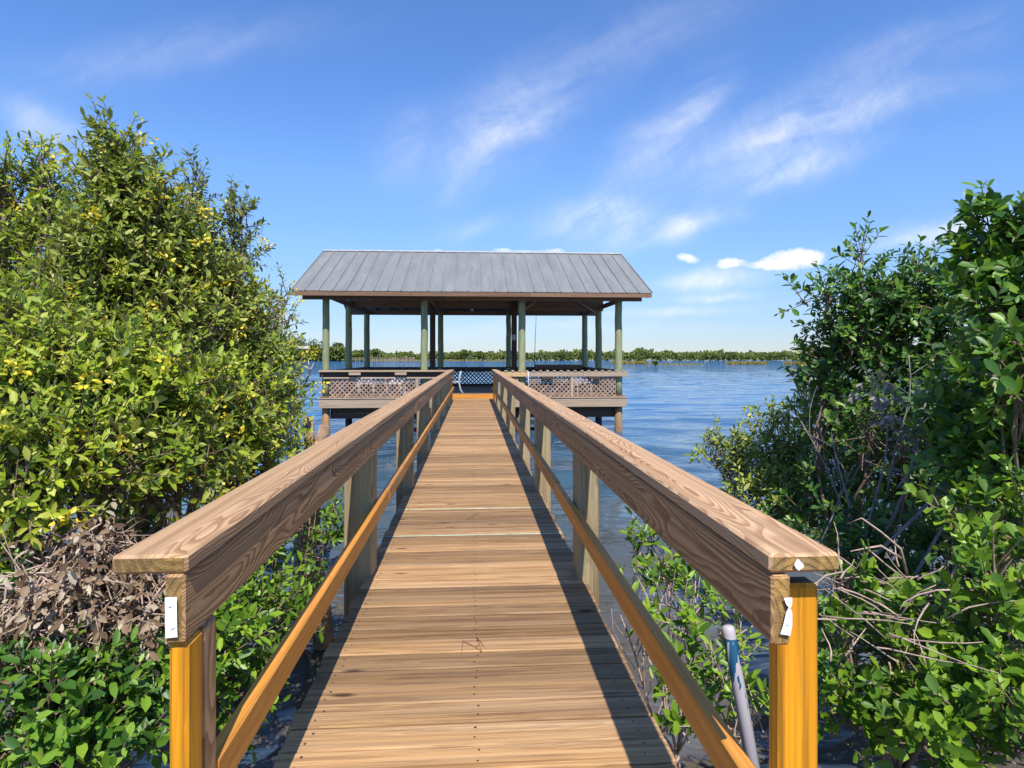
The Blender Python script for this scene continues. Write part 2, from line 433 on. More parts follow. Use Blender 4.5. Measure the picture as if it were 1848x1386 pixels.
def build_world():
    w = bpy.data.worlds.new('World'); SC.world = w; w.use_nodes = True
    nt = NT(w.node_tree)
    bg = w.node_tree.nodes['Background']
    sky = nt.n('ShaderNodeTexSky', sky_type='NISHITA', sun_disc=False)
    sky.sun_elevation = math.asin(SUN.z)
    sky.sun_rotation = math.atan2(SUN.x, SUN.y)
    sky.altitude = 0; sky.air_density = 1.0; sky.dust_density = .0; sky.ozone_density = 2.0
    hs = nt.n('ShaderNodeHueSaturation'); hs.inputs['Saturation'].default_value = 1.0; hs.inputs['Value'].default_value = 1.0
    tc = nt.n('ShaderNodeTexCoord').outputs['Generated']
    sp = nt.n('ShaderNodeSeparateXYZ'); nt.l(tc, sp.inputs[0])
    grad = nt.ramp(sp.outputs['Z'], [(0, (.365, .435, .63)), (.06, (.42, .50, .69)), (.16, (.55, .68, .88)), (.28, (.64, .83, 1.10)), (.40, (.58, .81, 1.16)), (.7, (.60, .83, 1.15)), (1, (.7, .88, 1.1))])
    nt.l(nt.mix(1.0, sky.outputs[0], grad, 'MULTIPLY'), hs.inputs['Color'])
    dy = nt.math('MAXIMUM', sp.outputs['Y'], .08)
    a = nt.math('DIVIDE', sp.outputs['X'], dy); e = nt.math('DIVIDE', sp.outputs['Z'], dy)
    front = nt.math('GREATER_THAN', sp.outputs['Y'], .1)
    ae = nt.n('ShaderNodeCombineXYZ'); nt.l(a, ae.inputs[0]); nt.l(e, ae.inputs[1])
    warp = nt.vmath('MULTIPLY', nt.vmath('SUBTRACT', nt.noise(ae.outputs[0], 3.0, 4, .6, 0, True), (.5, .5, .5)), (.16, .10, 0))
    q = nt.vmath('ADD', ae.outputs[0], warp)
    # px, py, half length, half height (photo pixels), tilt (degrees), weight
    cirrus = [(915, 235, 120, 55, 32, .50), (840, 290, 70, 30, 55, .26), (1210, 235, 130, 45, 48, .42), (1400, 245, 170, 48, 28, .50),
              (1430, 305, 130, 26, 22, .55), (1090, 398, 95, 34, 6, .80), (1245, 408, 62, 17, 12, .70), (1690, 406, 115, 17, 14, .80),
              (1285, 500, 90, 18, 4, .75), (1290, 533, 75, 8, 2, .5), (1200, 560, 160, 10, 2, .4), (1000, 590, 260, 14, 0, .25),
              (1600, 185, 170, 26, 14, .30), (720, 270, 60, 40, 60, .22), (80, 230, 90, 30, -18, .32), (300, 100, 220, 40, 12, .15),
              (1100, 80, 240, 50, 24, .16), (1650, 90, 200, 45, 20, .15), (850, 410, 60, 16, 10, .18)]
    tot = None
    sep2 = nt.n('ShaderNodeSeparateXYZ'); nt.l(q, sep2.inputs[0])
    qa, qe = sep2.outputs['X'], sep2.outputs['Y']
    def to_ae(px, py):
        u, v = (px - CX) / F, (HY - py) / F
        k = CT - u * ST
        return (u * CT + ST) / k, v / k
    def mask(px, py, rl, rh, tilt, wgt, xa, xe):
        ca, ce = to_ae(px, py); t = R(tilt)
        da = nt.math('SUBTRACT', xa, ca); de = nt.math('SUBTRACT', xe, ce)
        l1 = nt.math('ADD', nt.math('MULTIPLY', da, math.cos(t) * F / rl), nt.math('MULTIPLY', de, math.sin(t) * F / rl))
        h1 = nt.math('ADD', nt.math('MULTIPLY', da, -math.sin(t) * F / rh), nt.math('MULTIPLY', de, math.cos(t) * F / rh))
        d2 = nt.math('ADD', nt.math('MULTIPLY', l1, l1), nt.math('MULTIPLY', h1, h1))
        return nt.math('MULTIPLY', nt.math('POWER', 2.718, nt.math('MULTIPLY', d2, -1.0)), wgt * (1.0 if rh > 20 else 1.05))
    for c in cirrus:
        k = mask(*c, qa, qe)
        tot = k if tot is None else nt.math('ADD', tot, k)
    # wisps stretched up to the right
    mp = nt.n('ShaderNodeMapping'); mp.inputs['Rotation'].default_value = (0, 0, R(-28)); nt.l(q, mp.inputs[0])
    st = nt.noise(nt.vmath('MULTIPLY', mp.outputs[0], (4, 15, 1)), 1.0, 7, .62, .3)
    fine = nt.noise(nt.vmath('MULTIPLY', mp.outputs[0], (60, 22, 1)), 1.0, 3, .5)
    wis = nt.math('MULTIPLY', tot, nt.ramp(st, [(.28, 0.05), (.68, 1.35)]))
    wis = nt.math('MULTIPLY', wis, nt.ramp(fine, [(.3, .8), (.7, 1.1)]))
    cum = [(1435, 470, 52, 17, 2, 1.3), (1385, 478, 36, 9, 4, .9), (1316, 474, 26, 10, 8, 1.2), (1242, 466, 20, 9, -10, 1.15), (1450, 460, 36, 12, 0, .9),
           (1000, 452, 34, 7, 0, .6), (905, 453, 22, 7, 0, .7), (945, 455, 26, 6, 0, .5), (790, 454, 14, 6, 0, .7)]
    ct = None
    for c in cum:
        k = mask(*c, a, e); ct = k if ct is None else nt.math('ADD', ct, k)
    cn = nt.noise(nt.vmath('MULTIPLY', ae.outputs[0], (40, 62, 1)), 1.0, 7, .65)
    cu = nt.ramp(nt.math('MULTIPLY', ct, nt.math('ADD', -.25, nt.math('MULTIPLY', cn, 2.1))), [(.30, 0.0), (.52, .55), (.85, .95)])
    al = nt.math('MULTIPLY', nt.math('ADD', nt.math('MULTIPLY', wis, .95), cu, clamp=True), front)
    al = nt.math('MINIMUM', al, .97)
    col = nt.mix(al, hs.outputs[0], (5.6, 5.7, 5.9, 1))
    nt.l(col, bg.inputs['Color'])
    bg.inputs['Strength'].default_value = .13


build_world()
ld = bpy.data.lights.new('sun', 'SUN'); ld.energy = 4.6; ld.angle = R(.5); ld.color = (1, .95, .87)
so = bpy.data.objects.new('sun', ld); COL.objects.link(so)
so.rotation_euler = SUN.to_track_quat('Z', 'Y').to_euler(); so.location = (5, -20, 40)
cd = bpy.data.cameras.new('camera'); cam = bpy.data.objects.new('camera', cd); COL.objects.link(cam)
cam.location = (0, 0, CZ); cam.rotation_euler = (R(90), 0, -TH)
cd.sensor_width = 36; cd.lens = 36 * F / 1848; cd.shift_y = -(693 - HY) / 1848
cd.clip_start = .05; cd.clip_end = 6000
SC.camera = cam
vs = SC.view_settings; vs.view_transform = 'Standard'; vs.look = 'None'; vs.exposure = 0.55; vs.gamma = 1.0
SC.cycles.use_denoising = True
SC.cycles.max_bounces = 8
SC.cycles.transparent_max_bounces = 8


# ------------------------------------------------------------------- setting
def grid_mesh(name, x0, x1, y0, y1, nx, ny, fn, mat, smooth=True):
    X, Y = np.meshgrid(np.linspace(x0, x1, nx), np.linspace(y0, y1, ny))
    Z = fn(X, Y)
    v = np.stack([X, Y, Z], -1).reshape(-1, 3)
    f = [[j * nx + i, j * nx + i + 1, (j + 1) * nx + i + 1, (j + 1) * nx + i] for j in range(ny - 1) for i in range(nx - 1)]
    me = bpy.data.meshes.new(name); me.from_pydata(v.tolist(), [], f); me.materials.append(mat)
    me.polygons.foreach_set('use_smooth', [smooth] * len(f)); me.update()
    return me


def wavy(X, Y):
    return (np.sin(X * 1.3 + Y * .7) * np.cos(Y * 1.9 - X * .4) + .6 * np.sin(X * 3.1 - Y * 2.3) + .4 * np.sin(X * 6.3 + Y * 5.1))


def bank_z(X, Y):
    t = np.clip((Y - 2.0) / 5.5, 0, 1)
    side = np.clip((np.abs(X) - 1.6) / 3.0, 0, 1) * .30
    return .13 - .75 * t + side * (1 - t) + .045 * wavy(X, Y)


def water_mesh():
    nx, ny = 460, 640
    ys = np.concatenate([np.linspace(-12, 1.5, 8)[:-1], 1.5 * (4500 / 1.5) ** (np.linspace(0, 1, ny - 7) ** 1.35)])
    t = np.linspace(-1, 1, nx); t = np.sign(t) * np.abs(t) ** 1.25
    X = t[None, :] * (np.maximum(ys, 4)[:, None] * 1.9 + 8); Y = np.repeat(ys[:, None], nx, 1)
    step = np.gradient(ys)[:, None]
    Z = np.zeros_like(X)
    rg = np.random.default_rng(5)
    for k in range(46):
        lam = .38 * (6.0 / .38) ** rg.random()
        an = rg.normal() * .42 + .12
        kx, ky = 2 * math.pi / lam * math.sin(an), 2 * math.pi / lam * math.cos(an)
        amp = .0062 * lam ** .85
        fade = np.clip(1.4 - step / lam * 3.2, 0, 1)
        mod = .6 + .4 * np.sin(X * rg.uniform(.05, .2) + Y * rg.uniform(.05, .2) + rg.uniform(0, 6))
        Z += amp * fade * mod * np.sin(kx * X + ky * Y + rg.uniform(0, 6.28))
    v = np.stack([X, Y, Z], -1).reshape(-1, 3).astype(np.float32)
    J, I = np.meshgrid(np.arange(ny - 1), np.arange(nx - 1), indexing='ij')
    a = (J * nx + I).ravel()
    f = np.stack([a, a + 1, a + nx + 1, a + nx], -1)
    me = bpy.data.meshes.new('water')
    me.vertices.add(len(v)); me.vertices.foreach_set('co', v.ravel())
    me.loops.add(f.size); me.loops.foreach_set('vertex_index', f.ravel().astype(np.int32))
    me.polygons.add(len(f)); me.polygons.foreach_set('loop_start', np.arange(0, f.size, 4, dtype=np.int32))
    me.polygons.foreach_set('use_smooth', np.ones(len(f), dtype=bool))
    me.materials.append(M['water']); me.update(calc_edges=True)
    return me
tag(link('water', water_mesh()), kind='structure')
tag(link('ground', grid_mesh('ground', -16, 16, -12, 14, 110, 90, bank_z, M['mud'])), kind='structure')


# ------------------------------------------------------------------- walkway
DK = CZ - 1.338            # top of the decking
walk = empty('wooden_walkway', (0, 0, 0), 'long brown timber boardwalk with chunky handrails running out over the water', 'boardwalk')
b = MB()
pitch, y = .1315, 2.617 - .1315 * 30
k = 0
YE = 19.40
while y < YE:
    y1 = min(y + pitch - rnd.choice((.006, .008, .009, .011)), YE)
    xl, xr = -.66 + rnd.uniform(-.010, .01), .676 + rnd.uniform(-.010, .012)
    dz = rnd.uniform(-.004, .003)
    mint = any(abs(y + pitch - q) < pitch / 2 for q in (4.56, 5.37))
    if mint:
        b.box((xl, y, DK - .038 + dz), (xr, y1 - .040, DK + dz), 0, .004)
        b.box((xl, y1 - .037, DK - .038 + dz), (xr, y1, DK + dz - .004), 0, .004, mat=2)
    else:
        b.box((xl, y, DK - .038 + dz), (xr, y1, DK + dz), 0, .005)
    for xx in (-.57, .012, .59):
        for q in (.3, .72):
            cx, cy = xx + rnd.uniform(-.012, .012), y + pitch * q
            r_ = rnd.uniform(.0035, .006)
            b.poly([(cx + r_ * math.cos(t * math.pi / 3), cy + r_ * math.sin(t * math.pi / 3), DK + dz + .0012) for t in range(6)], 1)
    y += pitch; k += 1
b.build('decking', [M['deck'], M['nail'], M['mint']], walk)
for x in (-.60, .0, .62):
    b = MB(); b.box((x - .02, -1.0, DK - .24), (x + .02, YE, DK - .041), 1); b.build('stringer', M['brown'], walk)
b = MB(); b.box((-.74, YE + .003, DK - .05), (.76, YE + .035, CZ - 1.205), 0); o = b.build('riser_board', M['orange'], walk)

def boards(name, x0, x1, z0, z1, cuts, mats, bev=.005, endmat=None, gap=.003, jog=.0):
    b = MB()
    for i in range(len(cuts) - 1):
        mi = mats[1][i] if isinstance(mats[1], list) else 0
        dx, dz = rnd.uniform(-jog, jog), rnd.uniform(-jog, jog)
        b.box((x0 + dx, cuts[i] + gap / 2, z0 + dz), (x1 + dx, cuts[i + 1] - gap / 2, z1 + dz), 1, bev, mat=mi, endmat=endmat)
    return b.build(name, mats[0], walk)

EY = 18.45
# left hand
boards('cap_rail', -.7077, -.5625, CZ - .428, CZ - .39, [1.232, 5.15, 9.9, 14.6, EY], ([M['rail'], M['end']], 0), .006, 1, jog=.002)
boards('side_rail', -.606, -.567, CZ - .570, CZ - .432, [1.232, 6.1, 10.95, 15.8, EY], ([M['side'], M['end']], 0), .005, 1, jog=.002)
boards('lower_rail', -.606, -.5655, CZ - 1.0, CZ - .907, [1.394, 4.18, 8.5, 13.4, 16.2, EY], ([M['orange'], M['peel']], [0, 1, 1, 1, 1]), jog=.004)
# right hand
boards('cap_rail', .582, .726, CZ - .428, CZ - .39, [1.150, 5.9, 10.6, 15.2, EY], ([M['rail'], M['end']], 0), .006, 1, jog=.002)
boards('side_rail', .588, .627, CZ - .570, CZ - .432, [1.150, 4.85, 5.9, 7.2, 8.6, 10.4, 13.0, EY], ([M['side'], M['end']], 0), .005, 1, jog=.002)
boards('lower_rail', .588, .627, CZ - .997, CZ - .90, [1.22, 4.3, 6.8, 11.0, 15.0, EY], ([M['orange'], M['peel']], [0, 1, 1, 1, 1]), jog=.003)

def post(x0, x1, y0, y1, top, mat, bottom=-.9, mats2=None):
    b = MB(); b.box((x0, y0, bottom), (x1, y1, top), 2, .008, endmat=1)
    return b.build('post', [mat, mats2 or M['end']], walk)
for yy in (3.72, 6.17, 8.45, 11.1, 13.6, 16.3):
    w = rnd.uniform(.15, .18)
    post(-.608 - w, -.609, yy, yy + .18, CZ - .432, M['post'])
for yy in (3.60, 5.98, 7.95, 10.85, 13.6, 16.5):
    w = rnd.uniform(.125, .15)
    post(.630, .630 + w, yy, yy + .18, CZ - .432, M['post'])
o = post(-.606, -.568, 1.245, 1.318, CZ - .573, M['yellow'], .0, M['yellow']); o['label'] = 'bright yellow painted end post under the handrail'
o = post(-.606, -.570, 1.321, 1.392, CZ - .573, M['side'], .0); o['label'] = 'bare brown board backing the yellow end post'
o = post(.630, .716, 1.205, 1.256, CZ - .470, M['yellow'], .0, M['dark']); o['label'] = 'bright yellow end post with dark top and a long crack'
o = post(-.72, -.608, EY - .14, EY - .02, CZ - .432, M['orange']); o['label'] = 'orange stained post at the far end'
o = post(.629, .74, EY - .14, EY - .02, CZ - .432, M['orange']); o['label'] = 'orange stained post at the far end'
for yy in (3.8, 8.5, 13.7, 17.6):      # round piles carrying the deck
    for x in (-.45, .47):
        b = MB(); b.tube([(x, yy, -1.2), (x, yy, DK - .245)], [.11, .10], 12); b.build('pile', M['pile'], walk)

# stapled paper scraps
def paper(label, pts, y, rows, staples):
    """strip of paper lying on the sawn end of a board; pts are (x, z) rows of left/right edges"""
    e_ = empty('paper_tag', (pts[0][0][0], y, pts[0][0][1]), label, 'paper tag')
    b = MB(); n = len(pts)
    for i in range(n - 1):
        (a0, a1), (c0, c1) = pts[i], pts[i + 1]
        o0, o1 = rows[i], rows[i + 1]
        b.poly([(a0[0], y - o0, a0[1]), (c0[0], y - o1, c0[1]), (c1[0], y - o1 - .001, c1[1]), (a1[0], y - o0 - .001, a1[1])])
    sh = b.build('sheet', M['paper'], e_)
    md = sh.modifiers.new('solid', 'SOLIDIFY'); md.thickness = .0006; md.offset = 0
    for (x0, z0, x1, z1) in staples:
        b = MB(); b.tube([(x0, y - .0035, z0), (x1, y - .0035, z1)], .0006, 5); b.build('staple', M['steel'], e_)
zt = lambda py, D: CZ + (HY - py) * D / F
Y0 = 1.230
paper('long white paper tag with two staples on the left rail end above the yellow post',
      [((-.6030, zt(1076, 1.193)), (-.5800, zt(1075, 1.193))), ((-.6025, zt(1100, 1.193)), (-.5795, zt(1100, 1.193))),
       ((-.6020, zt(1130, 1.193)), (-.5790, zt(1129, 1.193))), ((-.6020, zt(1149, 1.193)), (-.5785, zt(1147, 1.193)))], Y0 - .001,
      [.0012, .002, .002, .0012], [(-.595, zt(1093, 1.193), -.588, zt(1091, 1.193)), (-.590, zt(1133, 1.193), -.582, zt(1129, 1.193))])
Y1 = 1.148
paper('torn white paper twisted like a bow tie on the right handrail end',
      [((.6075, zt(1080, 1.18)), (.6240, zt(1079, 1.18))), ((.6120, zt(1091, 1.18)), (.6235, zt(1090, 1.18))), ((.6160, zt(1096, 1.18)), (.6195, zt(1096, 1.18))),
       ((.6120, zt(1105, 1.18)), (.6235, zt(1104, 1.18))), ((.6060, zt(1130, 1.18)), (.6240, zt(1129, 1.18))), ((.6005, zt(1145, 1.18)), (.6200, zt(1148, 1.18)))], Y1 - .001,
      [.002, .003, .005, .003, .0025, .002], [(.611, zt(1129, 1.18), .617, zt(1128.5, 1.18))])
paper('small white paper diamond stuck on the sawn end of the right cap board',
      [((.6350, zt(1011, 1.18)), (.6375, zt(1010, 1.18))), ((.6285, zt(1020, 1.18)), (.6465, zt(1019, 1.18))), ((.6325, zt(1027, 1.18)), (.6480, zt(1024, 1.18))), ((.6365, zt(1031, 1.18)), (.6385, zt(1031, 1.18)))],
      Y1 - .001, [.0012, .002, .002, .0012], [])

# litter on the boards
pn = MB()
for (x0, y0, x1, y1) in ((-.050, 2.68, -.046, 2.84), (-.046, 2.84, .041, 2.74), (.041, 2.74, .018, 2.88), (.018, 2.88, .055, 2.77)):
    pn.tube([(x0, y0, DK + .004), ((x0 + x1) / 2, (y0 + y1) / 2, DK + .009), (x1, y1, DK + .004)], .0014, 5)
tag(pn.build('pine_needles', M['brown']), 'thin brown pine needles bent in a zigzag, lying on the near boards', 'pine needles')
pn = MB(); pn.tube([(-.05, 4.96, DK + .004), (.0, 5.06, DK + .008), (.055, 5.18, DK + .004)], .0016, 5)
tag(pn.build('twig', M['brown']), 'single thin twig lying slantwise on the boards between the two pale green strips', 'twig')


# ----------------------------------------------------------------- pavilion
FL = CZ - 1.27
pav = empty('boathouse_pavilion', (0, 23, FL), 'open timber pavilion with grey metal gable roof standing on piles over the water', 'pavilion')
RX = dict(front=(-4.69, -1.56, 1.61, 4.81), mid=(-4.64, -1.51, 1.58, 4.84), rear=(-4.55, -1.39, 1.57, 4.94))
RY = dict(front=19.7, mid=23.0, rear=26.4)
EZ, RZ, YF, YRg, YB = CZ + 2.03, CZ + 3.97, 18.88, 23.0, 27.12
XL, XR = -5.55, 5.70

# floor: two side decks plus the part behind the walkway's end
b = MB()
y = 19.52
while y < 26.6:
    y1 = y + .137
    if False:
        b.box((-4.85, y, FL - .038), (-.80, y1, FL), 0); b.box((.80, y, FL - .038), (4.98, y1, FL), 0)
    else:
        b.box((-4.85, y, FL - .038), (4.98, y1, FL), 0)
    y += .143
b.build('floor', M['brown'], pav)
b = MB()
b.box((-4.86, 19.44, FL - .36), (-.80, 19.485, FL - .07), 0); b.box((.80, 19.44, FL - .36), (5.02, 19.485, FL - .07), 0)
b.build('fascia_board', M['pale'], pav)
b = MB()
b.box((-4.93, 19.415, FL - .066), (-.78, 19.52, FL - .041), 0); b.box((.78, 19.415, FL - .066), (5.05, 19.52, FL - .041), 0)
b.build('ledge', M['pale'], pav)
for yy in (19.9, 23.1, 26.2):
    b = MB(); b.box((-4.6, yy, FL - .74), (4.75, yy + .09, FL - .40), 0); b.build('floor_beam', M['dark'], pav)  # shadow beneath the floor is put into the beam colour
b = MB()
for x in np.linspace(-4.5, 4.6, 14):
    if abs(x) < .9: continue
    b.box((x - .02, 19.5, FL - .39), (x + .02, 26.5, FL - .042), 1)
b.build('floor_joist', M['brown'], pav)

for row in ('front', 'mid', 'rear'):
    for i, x in enumerate(RX[row]):
        yy = RY[row]
        top = (EZ - .02) if row != 'mid' else (CZ + 2.15)
        b = MB()
        if row == 'mid' and i in (1, 2):
            b.box((x - .10, yy - .10, -1.0), (x + .10, yy + .10, top), 2, .01)
            o = b.build('post', M['dark'], pav); o['label'] = 'dark square post'
        else:
            r0 = rnd.uniform(.110, .125)
            n = 9
            path = [(x + rnd.uniform(-.008, .008), yy, FL - .02 + (top - FL) * k / (n - 1)) for k in range(n)]
            b.tube(path, [r0 * (1.06 - .10 * k / (n - 1)) for k in range(n)], 16, jitter=.015)
            o = b.build('post', M['green'], pav)
            b = MB(); b.tube([(x, yy, -1.4), (x, yy, -.1), (x, yy, FL - .02)], [.125, .128, .124], 16, jitter=.02)
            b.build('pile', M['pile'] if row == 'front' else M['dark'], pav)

# roof
def roof_pt(x, t, side, lift=0.0):
    yy = YRg + (YF - YRg) * t if side < 0 else YRg + (YB - YRg) * t
    return Vector((x, yy, RZ + (EZ - RZ) * t + lift))
roof = None
for side in (-1, 1):
    b = MB()
    n = 27
    xs = np.linspace(XL, XR, n + 1)
    nrm = Vector((0, (EZ - RZ) / (YRg - YF) * (1 if side < 0 else -1), 1)).normalized()
    for i in range(n):
        sag = rnd.uniform(-.004, .004)
        p = [roof_pt(xs[i] + .004, 0, side, sag), roof_pt(xs[i + 1] - .004, 0, side, sag), roof_pt(xs[i + 1] - .004, 1, side, sag), roof_pt(xs[i] + .004, 1, side, sag)]
        b.prism(p, nrm * -.012)
    for i in range(n + 1):
        p = [roof_pt(xs[i] - .014, 0.005, side, .0), roof_pt(xs[i] + .014, .005, side, .0), roof_pt(xs[i] + .014, 1.001, side, .0), roof_pt(xs[i] - .014, 1.001, side, .0)]
        b.prism(p, nrm * .028)
    o = b.build('roof_panel', M['tin'], pav)
    b = MB()      # plywood deck beneath the metal
    p = [roof_pt(XL + .05, 0.01, side, -.02), roof_pt(XR - .05, 0.01, side, -.02), roof_pt(XR - .05, .99, side, -.02), roof_pt(XL + .05, .99, side, -.02)]
    b.prism(p, nrm * -.016); b.build('roof_sheathing', M['pale'], pav)
    for x in np.arange(XL + .12, XR - .05, .61):
        b = MB()
        p = [roof_pt(x, .004, side, -.045), roof_pt(x, .985, side, -.045), roof_pt(x, .985, side, -.19), roof_pt(x, .004, side, -.19)]
        b.prism(p, (.04, 0, 0)); b.build('rafter', M['brown'], pav)
    ye = YF if side < 0 else YB
    yi = ye + (.03 if side < 0 else -.03)
    b = MB()
    for (xa, xb) in ((XL + .01, -1.9), (-1.897, 1.8), (1.803, XR - .01)):
        b.box((xa, min(ye + .012 * -side, yi + .012 * -side), EZ - .15), (xb, max(ye + .012 * -side, yi + .012 * -side), EZ - .018), 0)
    b.build('eave_board', M['brown'], pav)
    yb = RY['front'] - .21 if side < 0 else RY['rear'] + .13
    b = MB()
    for (xa, xb) in ((XL + .17, -.9), (-.897, 2.3), (2.303, XR - .16)):
        b.box((xa, yb, EZ - .215), (xb, yb + .08, EZ - .02 - .0), 0)
    b.build('eave_beam', M['brown'], pav)
b = MB()
b.prism([(XL - .01, YRg - .12, RZ - .025), (XL - .01, YRg, RZ + .045), (XL - .01, YRg + .12, RZ - .025)], (XR - XL + .02, 0, 0))
b.build('ridge_cap', plain('pale_ridge_metal', (.40, .41, .42), .45, .2), pav)
for x in (XL + .02, XR - .06):
    for side in (-1, 1):
        b = MB(); p = [roof_pt(x, .004, side, -.03), roof_pt(x, .99, side, -.03), roof_pt(x, .99, side, -.17), roof_pt(x, .004, side, -.17)]
        b.prism(p, (.04, 0, 0)); b.build('barge_board', M['brown'], pav)
# cross beams over the middle row
b = MB(); b.box((-4.75, 23.12, CZ + 1.86), (1.70, 23.17, CZ + 2.12), 0); b.build('tie_beam', M['brown'], pav)
b = MB(); b.box((1.72, 22.82, CZ + 1.74), (4.98, 22.87, CZ + 2.16), 0); b.build('tie_beam', M['brown'], pav)
for x in RX['front']:
    b = MB(); b.box((x + .14, 19.6, EZ - .20), (x + .18, 26.6, EZ - .03), 1); b.build('tie_beam', M['brown'], pav)
for (x, dx) in ((1.80, .55), (4.70, -.65)):
    b = MB(); Mx = None
    b.prism([(x, 22.74, CZ + 1.72), (x + dx, 22.74, CZ + 2.10), (x + dx + (.1 if dx > 0 else -.1), 22.74, CZ + 2.10), (x, 22.74, CZ + 1.62)], (0, .06, 0))
    b.build('brace', M['pale'], pav)
b = MB(); b.box((1.50, 22.86, CZ + .62), (1.63, 22.898, CZ + .84), 2); o = b.build('switch_box', M['greybox'], pav)
b = MB(); b.tube([(1.30, 22.95, CZ + .9), (1.30, 22.95, CZ + .74)], .03, 8); b.build('outlet_cover', M['greybox'], pav)
b = MB(); b.tube([(1.78, 19.40, CZ - .48), (1.79, 19.385, CZ - .70), (1.80, 19.37, CZ - 1.25)], .022, 8); b.build('conduit', M['white'], pav)
b = MB(); b.tube([(-.02, 23.0, CZ + 1.83), (-.02, 23.0, CZ + 1.74)], [.03, .06], 10); b.build('lamp', M['white'], pav)

# railings
def lattice(b, x0, x1, z0, z1, y, ax=0, pitch=.150, w=.042, t=.009):
    """two crossed layers of thin slats clipped to a rectangle"""
    H = z1 - z0; hw = w * math.sqrt(2) / 2
    for layer, sg in ((0, 1), (1, -1)):
        c = (x0 - H if sg > 0 else x0) + .03
        end = x1 if sg > 0 else x1 + H
        while c < end:
            pts = []
            poly = [Vector((c - hw, 0)), Vector((c + hw, 0)), Vector((c + hw + sg * H, H)), Vector((c - hw + sg * H, H))]
            for lim, s_ in ((x0, 1), (x1, -1)):
                out = []
                for i in range(len(poly)):
                    p, q = poly[i], poly[(i + 1) % len(poly)]
                    pi, qi = (p.x - lim) * s_ >= 0, (q.x - lim) * s_ >= 0
                    if pi: out.append(p)
                    if pi != qi:
                        tt = (lim - p.x) / (q.x - p.x); out.append(p + (q - p) * tt)
                poly = out
                if not poly: break
            if len(poly) > 2:
                o = y + layer * (t + .001)
                if ax == 0: b.prism([(p.x, o, z0 + p.y) for p in poly], (0, t, 0))
                else: b.prism([(o, p.x, z0 + p.y) for p in poly], (t, 0, 0))
            c += pitch

TOP = CZ - .43
# front left section: deep cap throwing a dark shadow, two pale blocks
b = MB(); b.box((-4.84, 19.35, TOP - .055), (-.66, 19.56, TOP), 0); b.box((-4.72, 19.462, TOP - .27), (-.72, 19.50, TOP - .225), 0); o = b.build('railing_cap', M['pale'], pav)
b = MB(); b.box((-4.84, 19.47, TOP - .222), (-.70, 19.51, TOP - .058), 0); b.build('railing_board', M['dark'], pav)  # dark tone paints in the shade under the cap
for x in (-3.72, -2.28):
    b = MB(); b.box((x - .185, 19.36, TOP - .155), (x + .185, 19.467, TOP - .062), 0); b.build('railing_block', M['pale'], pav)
b = MB(); lattice(b, -4.54, -1.70, FL - .03, TOP - .27, 19.505); lattice(b, -1.42, -.74, FL - .03, TOP - .27, 19.505); b.build('lattice', M['lattice'], pav)
b = MB(); b.box((-1.82, 19.47, FL - .03), (-1.74, 19.50, TOP - .272), 2); b.build('railing_stile', M['pale'], pav); b = MB(); b.box((-.80, 19.56, FL - .03), (-.72, 19.64, TOP - .06), 2); b.build('railing_stile', M['pale'], pav)
# front right section: plank face with slats laid across the top
b = MB(); b.box((.70, 19.45, TOP - .215), (1.80, 19.495, TOP - .06), 0, mat=1); b.box((1.803, 19.45, TOP - .215), (3.60, 19.49, TOP - .06), 0); b.box((3.603, 19.445, TOP - .215), (5.04, 19.49, TOP - .05), 0)
b.build('railing_board', [M['pale'], wood('fresh_pine_timber', (.62, .42, .20), (.42, .25, .1), contrast=.4)], pav)
for k in range(19):
    x = .80 + k * .226
    b = MB(); b.box((x, 19.43, TOP - .056), (x + .085, 19.66, TOP - .012), 1); b.build('railing_slat', M['pale'], pav)
for x in (2.42, 3.95):
    b = MB(); b.box((x - .18, 19.38, TOP - .305), (x + .18, 19.49, TOP - .219), 0); b.build('railing_block', M['dark'], pav)  # dark colour stands in for the shadowed recess below the board
b = MB(); lattice(b, 1.76, 3.18, FL - .03, TOP - .23, 19.505); lattice(b, 3.27, 4.68, FL - .03, TOP - .23, 19.505); lattice(b, .76, 1.48, FL - .03, TOP - .23, 19.505); b.build('lattice', M['lattice'], pav)
b = MB(); b.box((3.185, 19.47, FL - .03), (3.265, 19.50, TOP - .22), 2); b.build('railing_stile', M['pale'], pav); b = MB(); b.box((.74, 19.56, FL - .03), (.82, 19.64, TOP - .06), 2); b.build('railing_stile', M['pale'], pav)
# rear and side sections
b = MB(); b.box((-4.7, 26.28, TOP - .06), (5.1, 26.5, TOP - .015), 0); b.box((-4.7, 26.34, TOP - .22), (5.1, 26.38, TOP - .063), 0); b.box((-4.7, 26.34, FL), (5.1, 26.38, FL + .10), 0); b.build('railing_cap', M['dark'], pav)  # shade under the roof is put into this timber's colour
b = MB(); lattice(b, -4.45, 4.85, FL + .10, TOP - .22, 26.40, pitch=.17, w=.045); b.build('lattice', M['dark'], pav)  # rear lattice darkened in colour for the roof's shade
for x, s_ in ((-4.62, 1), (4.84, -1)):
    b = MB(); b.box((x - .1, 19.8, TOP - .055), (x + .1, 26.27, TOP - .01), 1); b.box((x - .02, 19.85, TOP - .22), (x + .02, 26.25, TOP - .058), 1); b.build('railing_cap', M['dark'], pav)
    b = MB(); lattice(b, 19.85, 26.2, FL, TOP - .22, x, ax=1); b.build('lattice', M['lattice'], pav)
b = MB(); b.box((2.68, 26.10, TOP - .12), (4.86, 26.16, TOP + .085), 0); b.build('bench_back', M['brown'], pav)

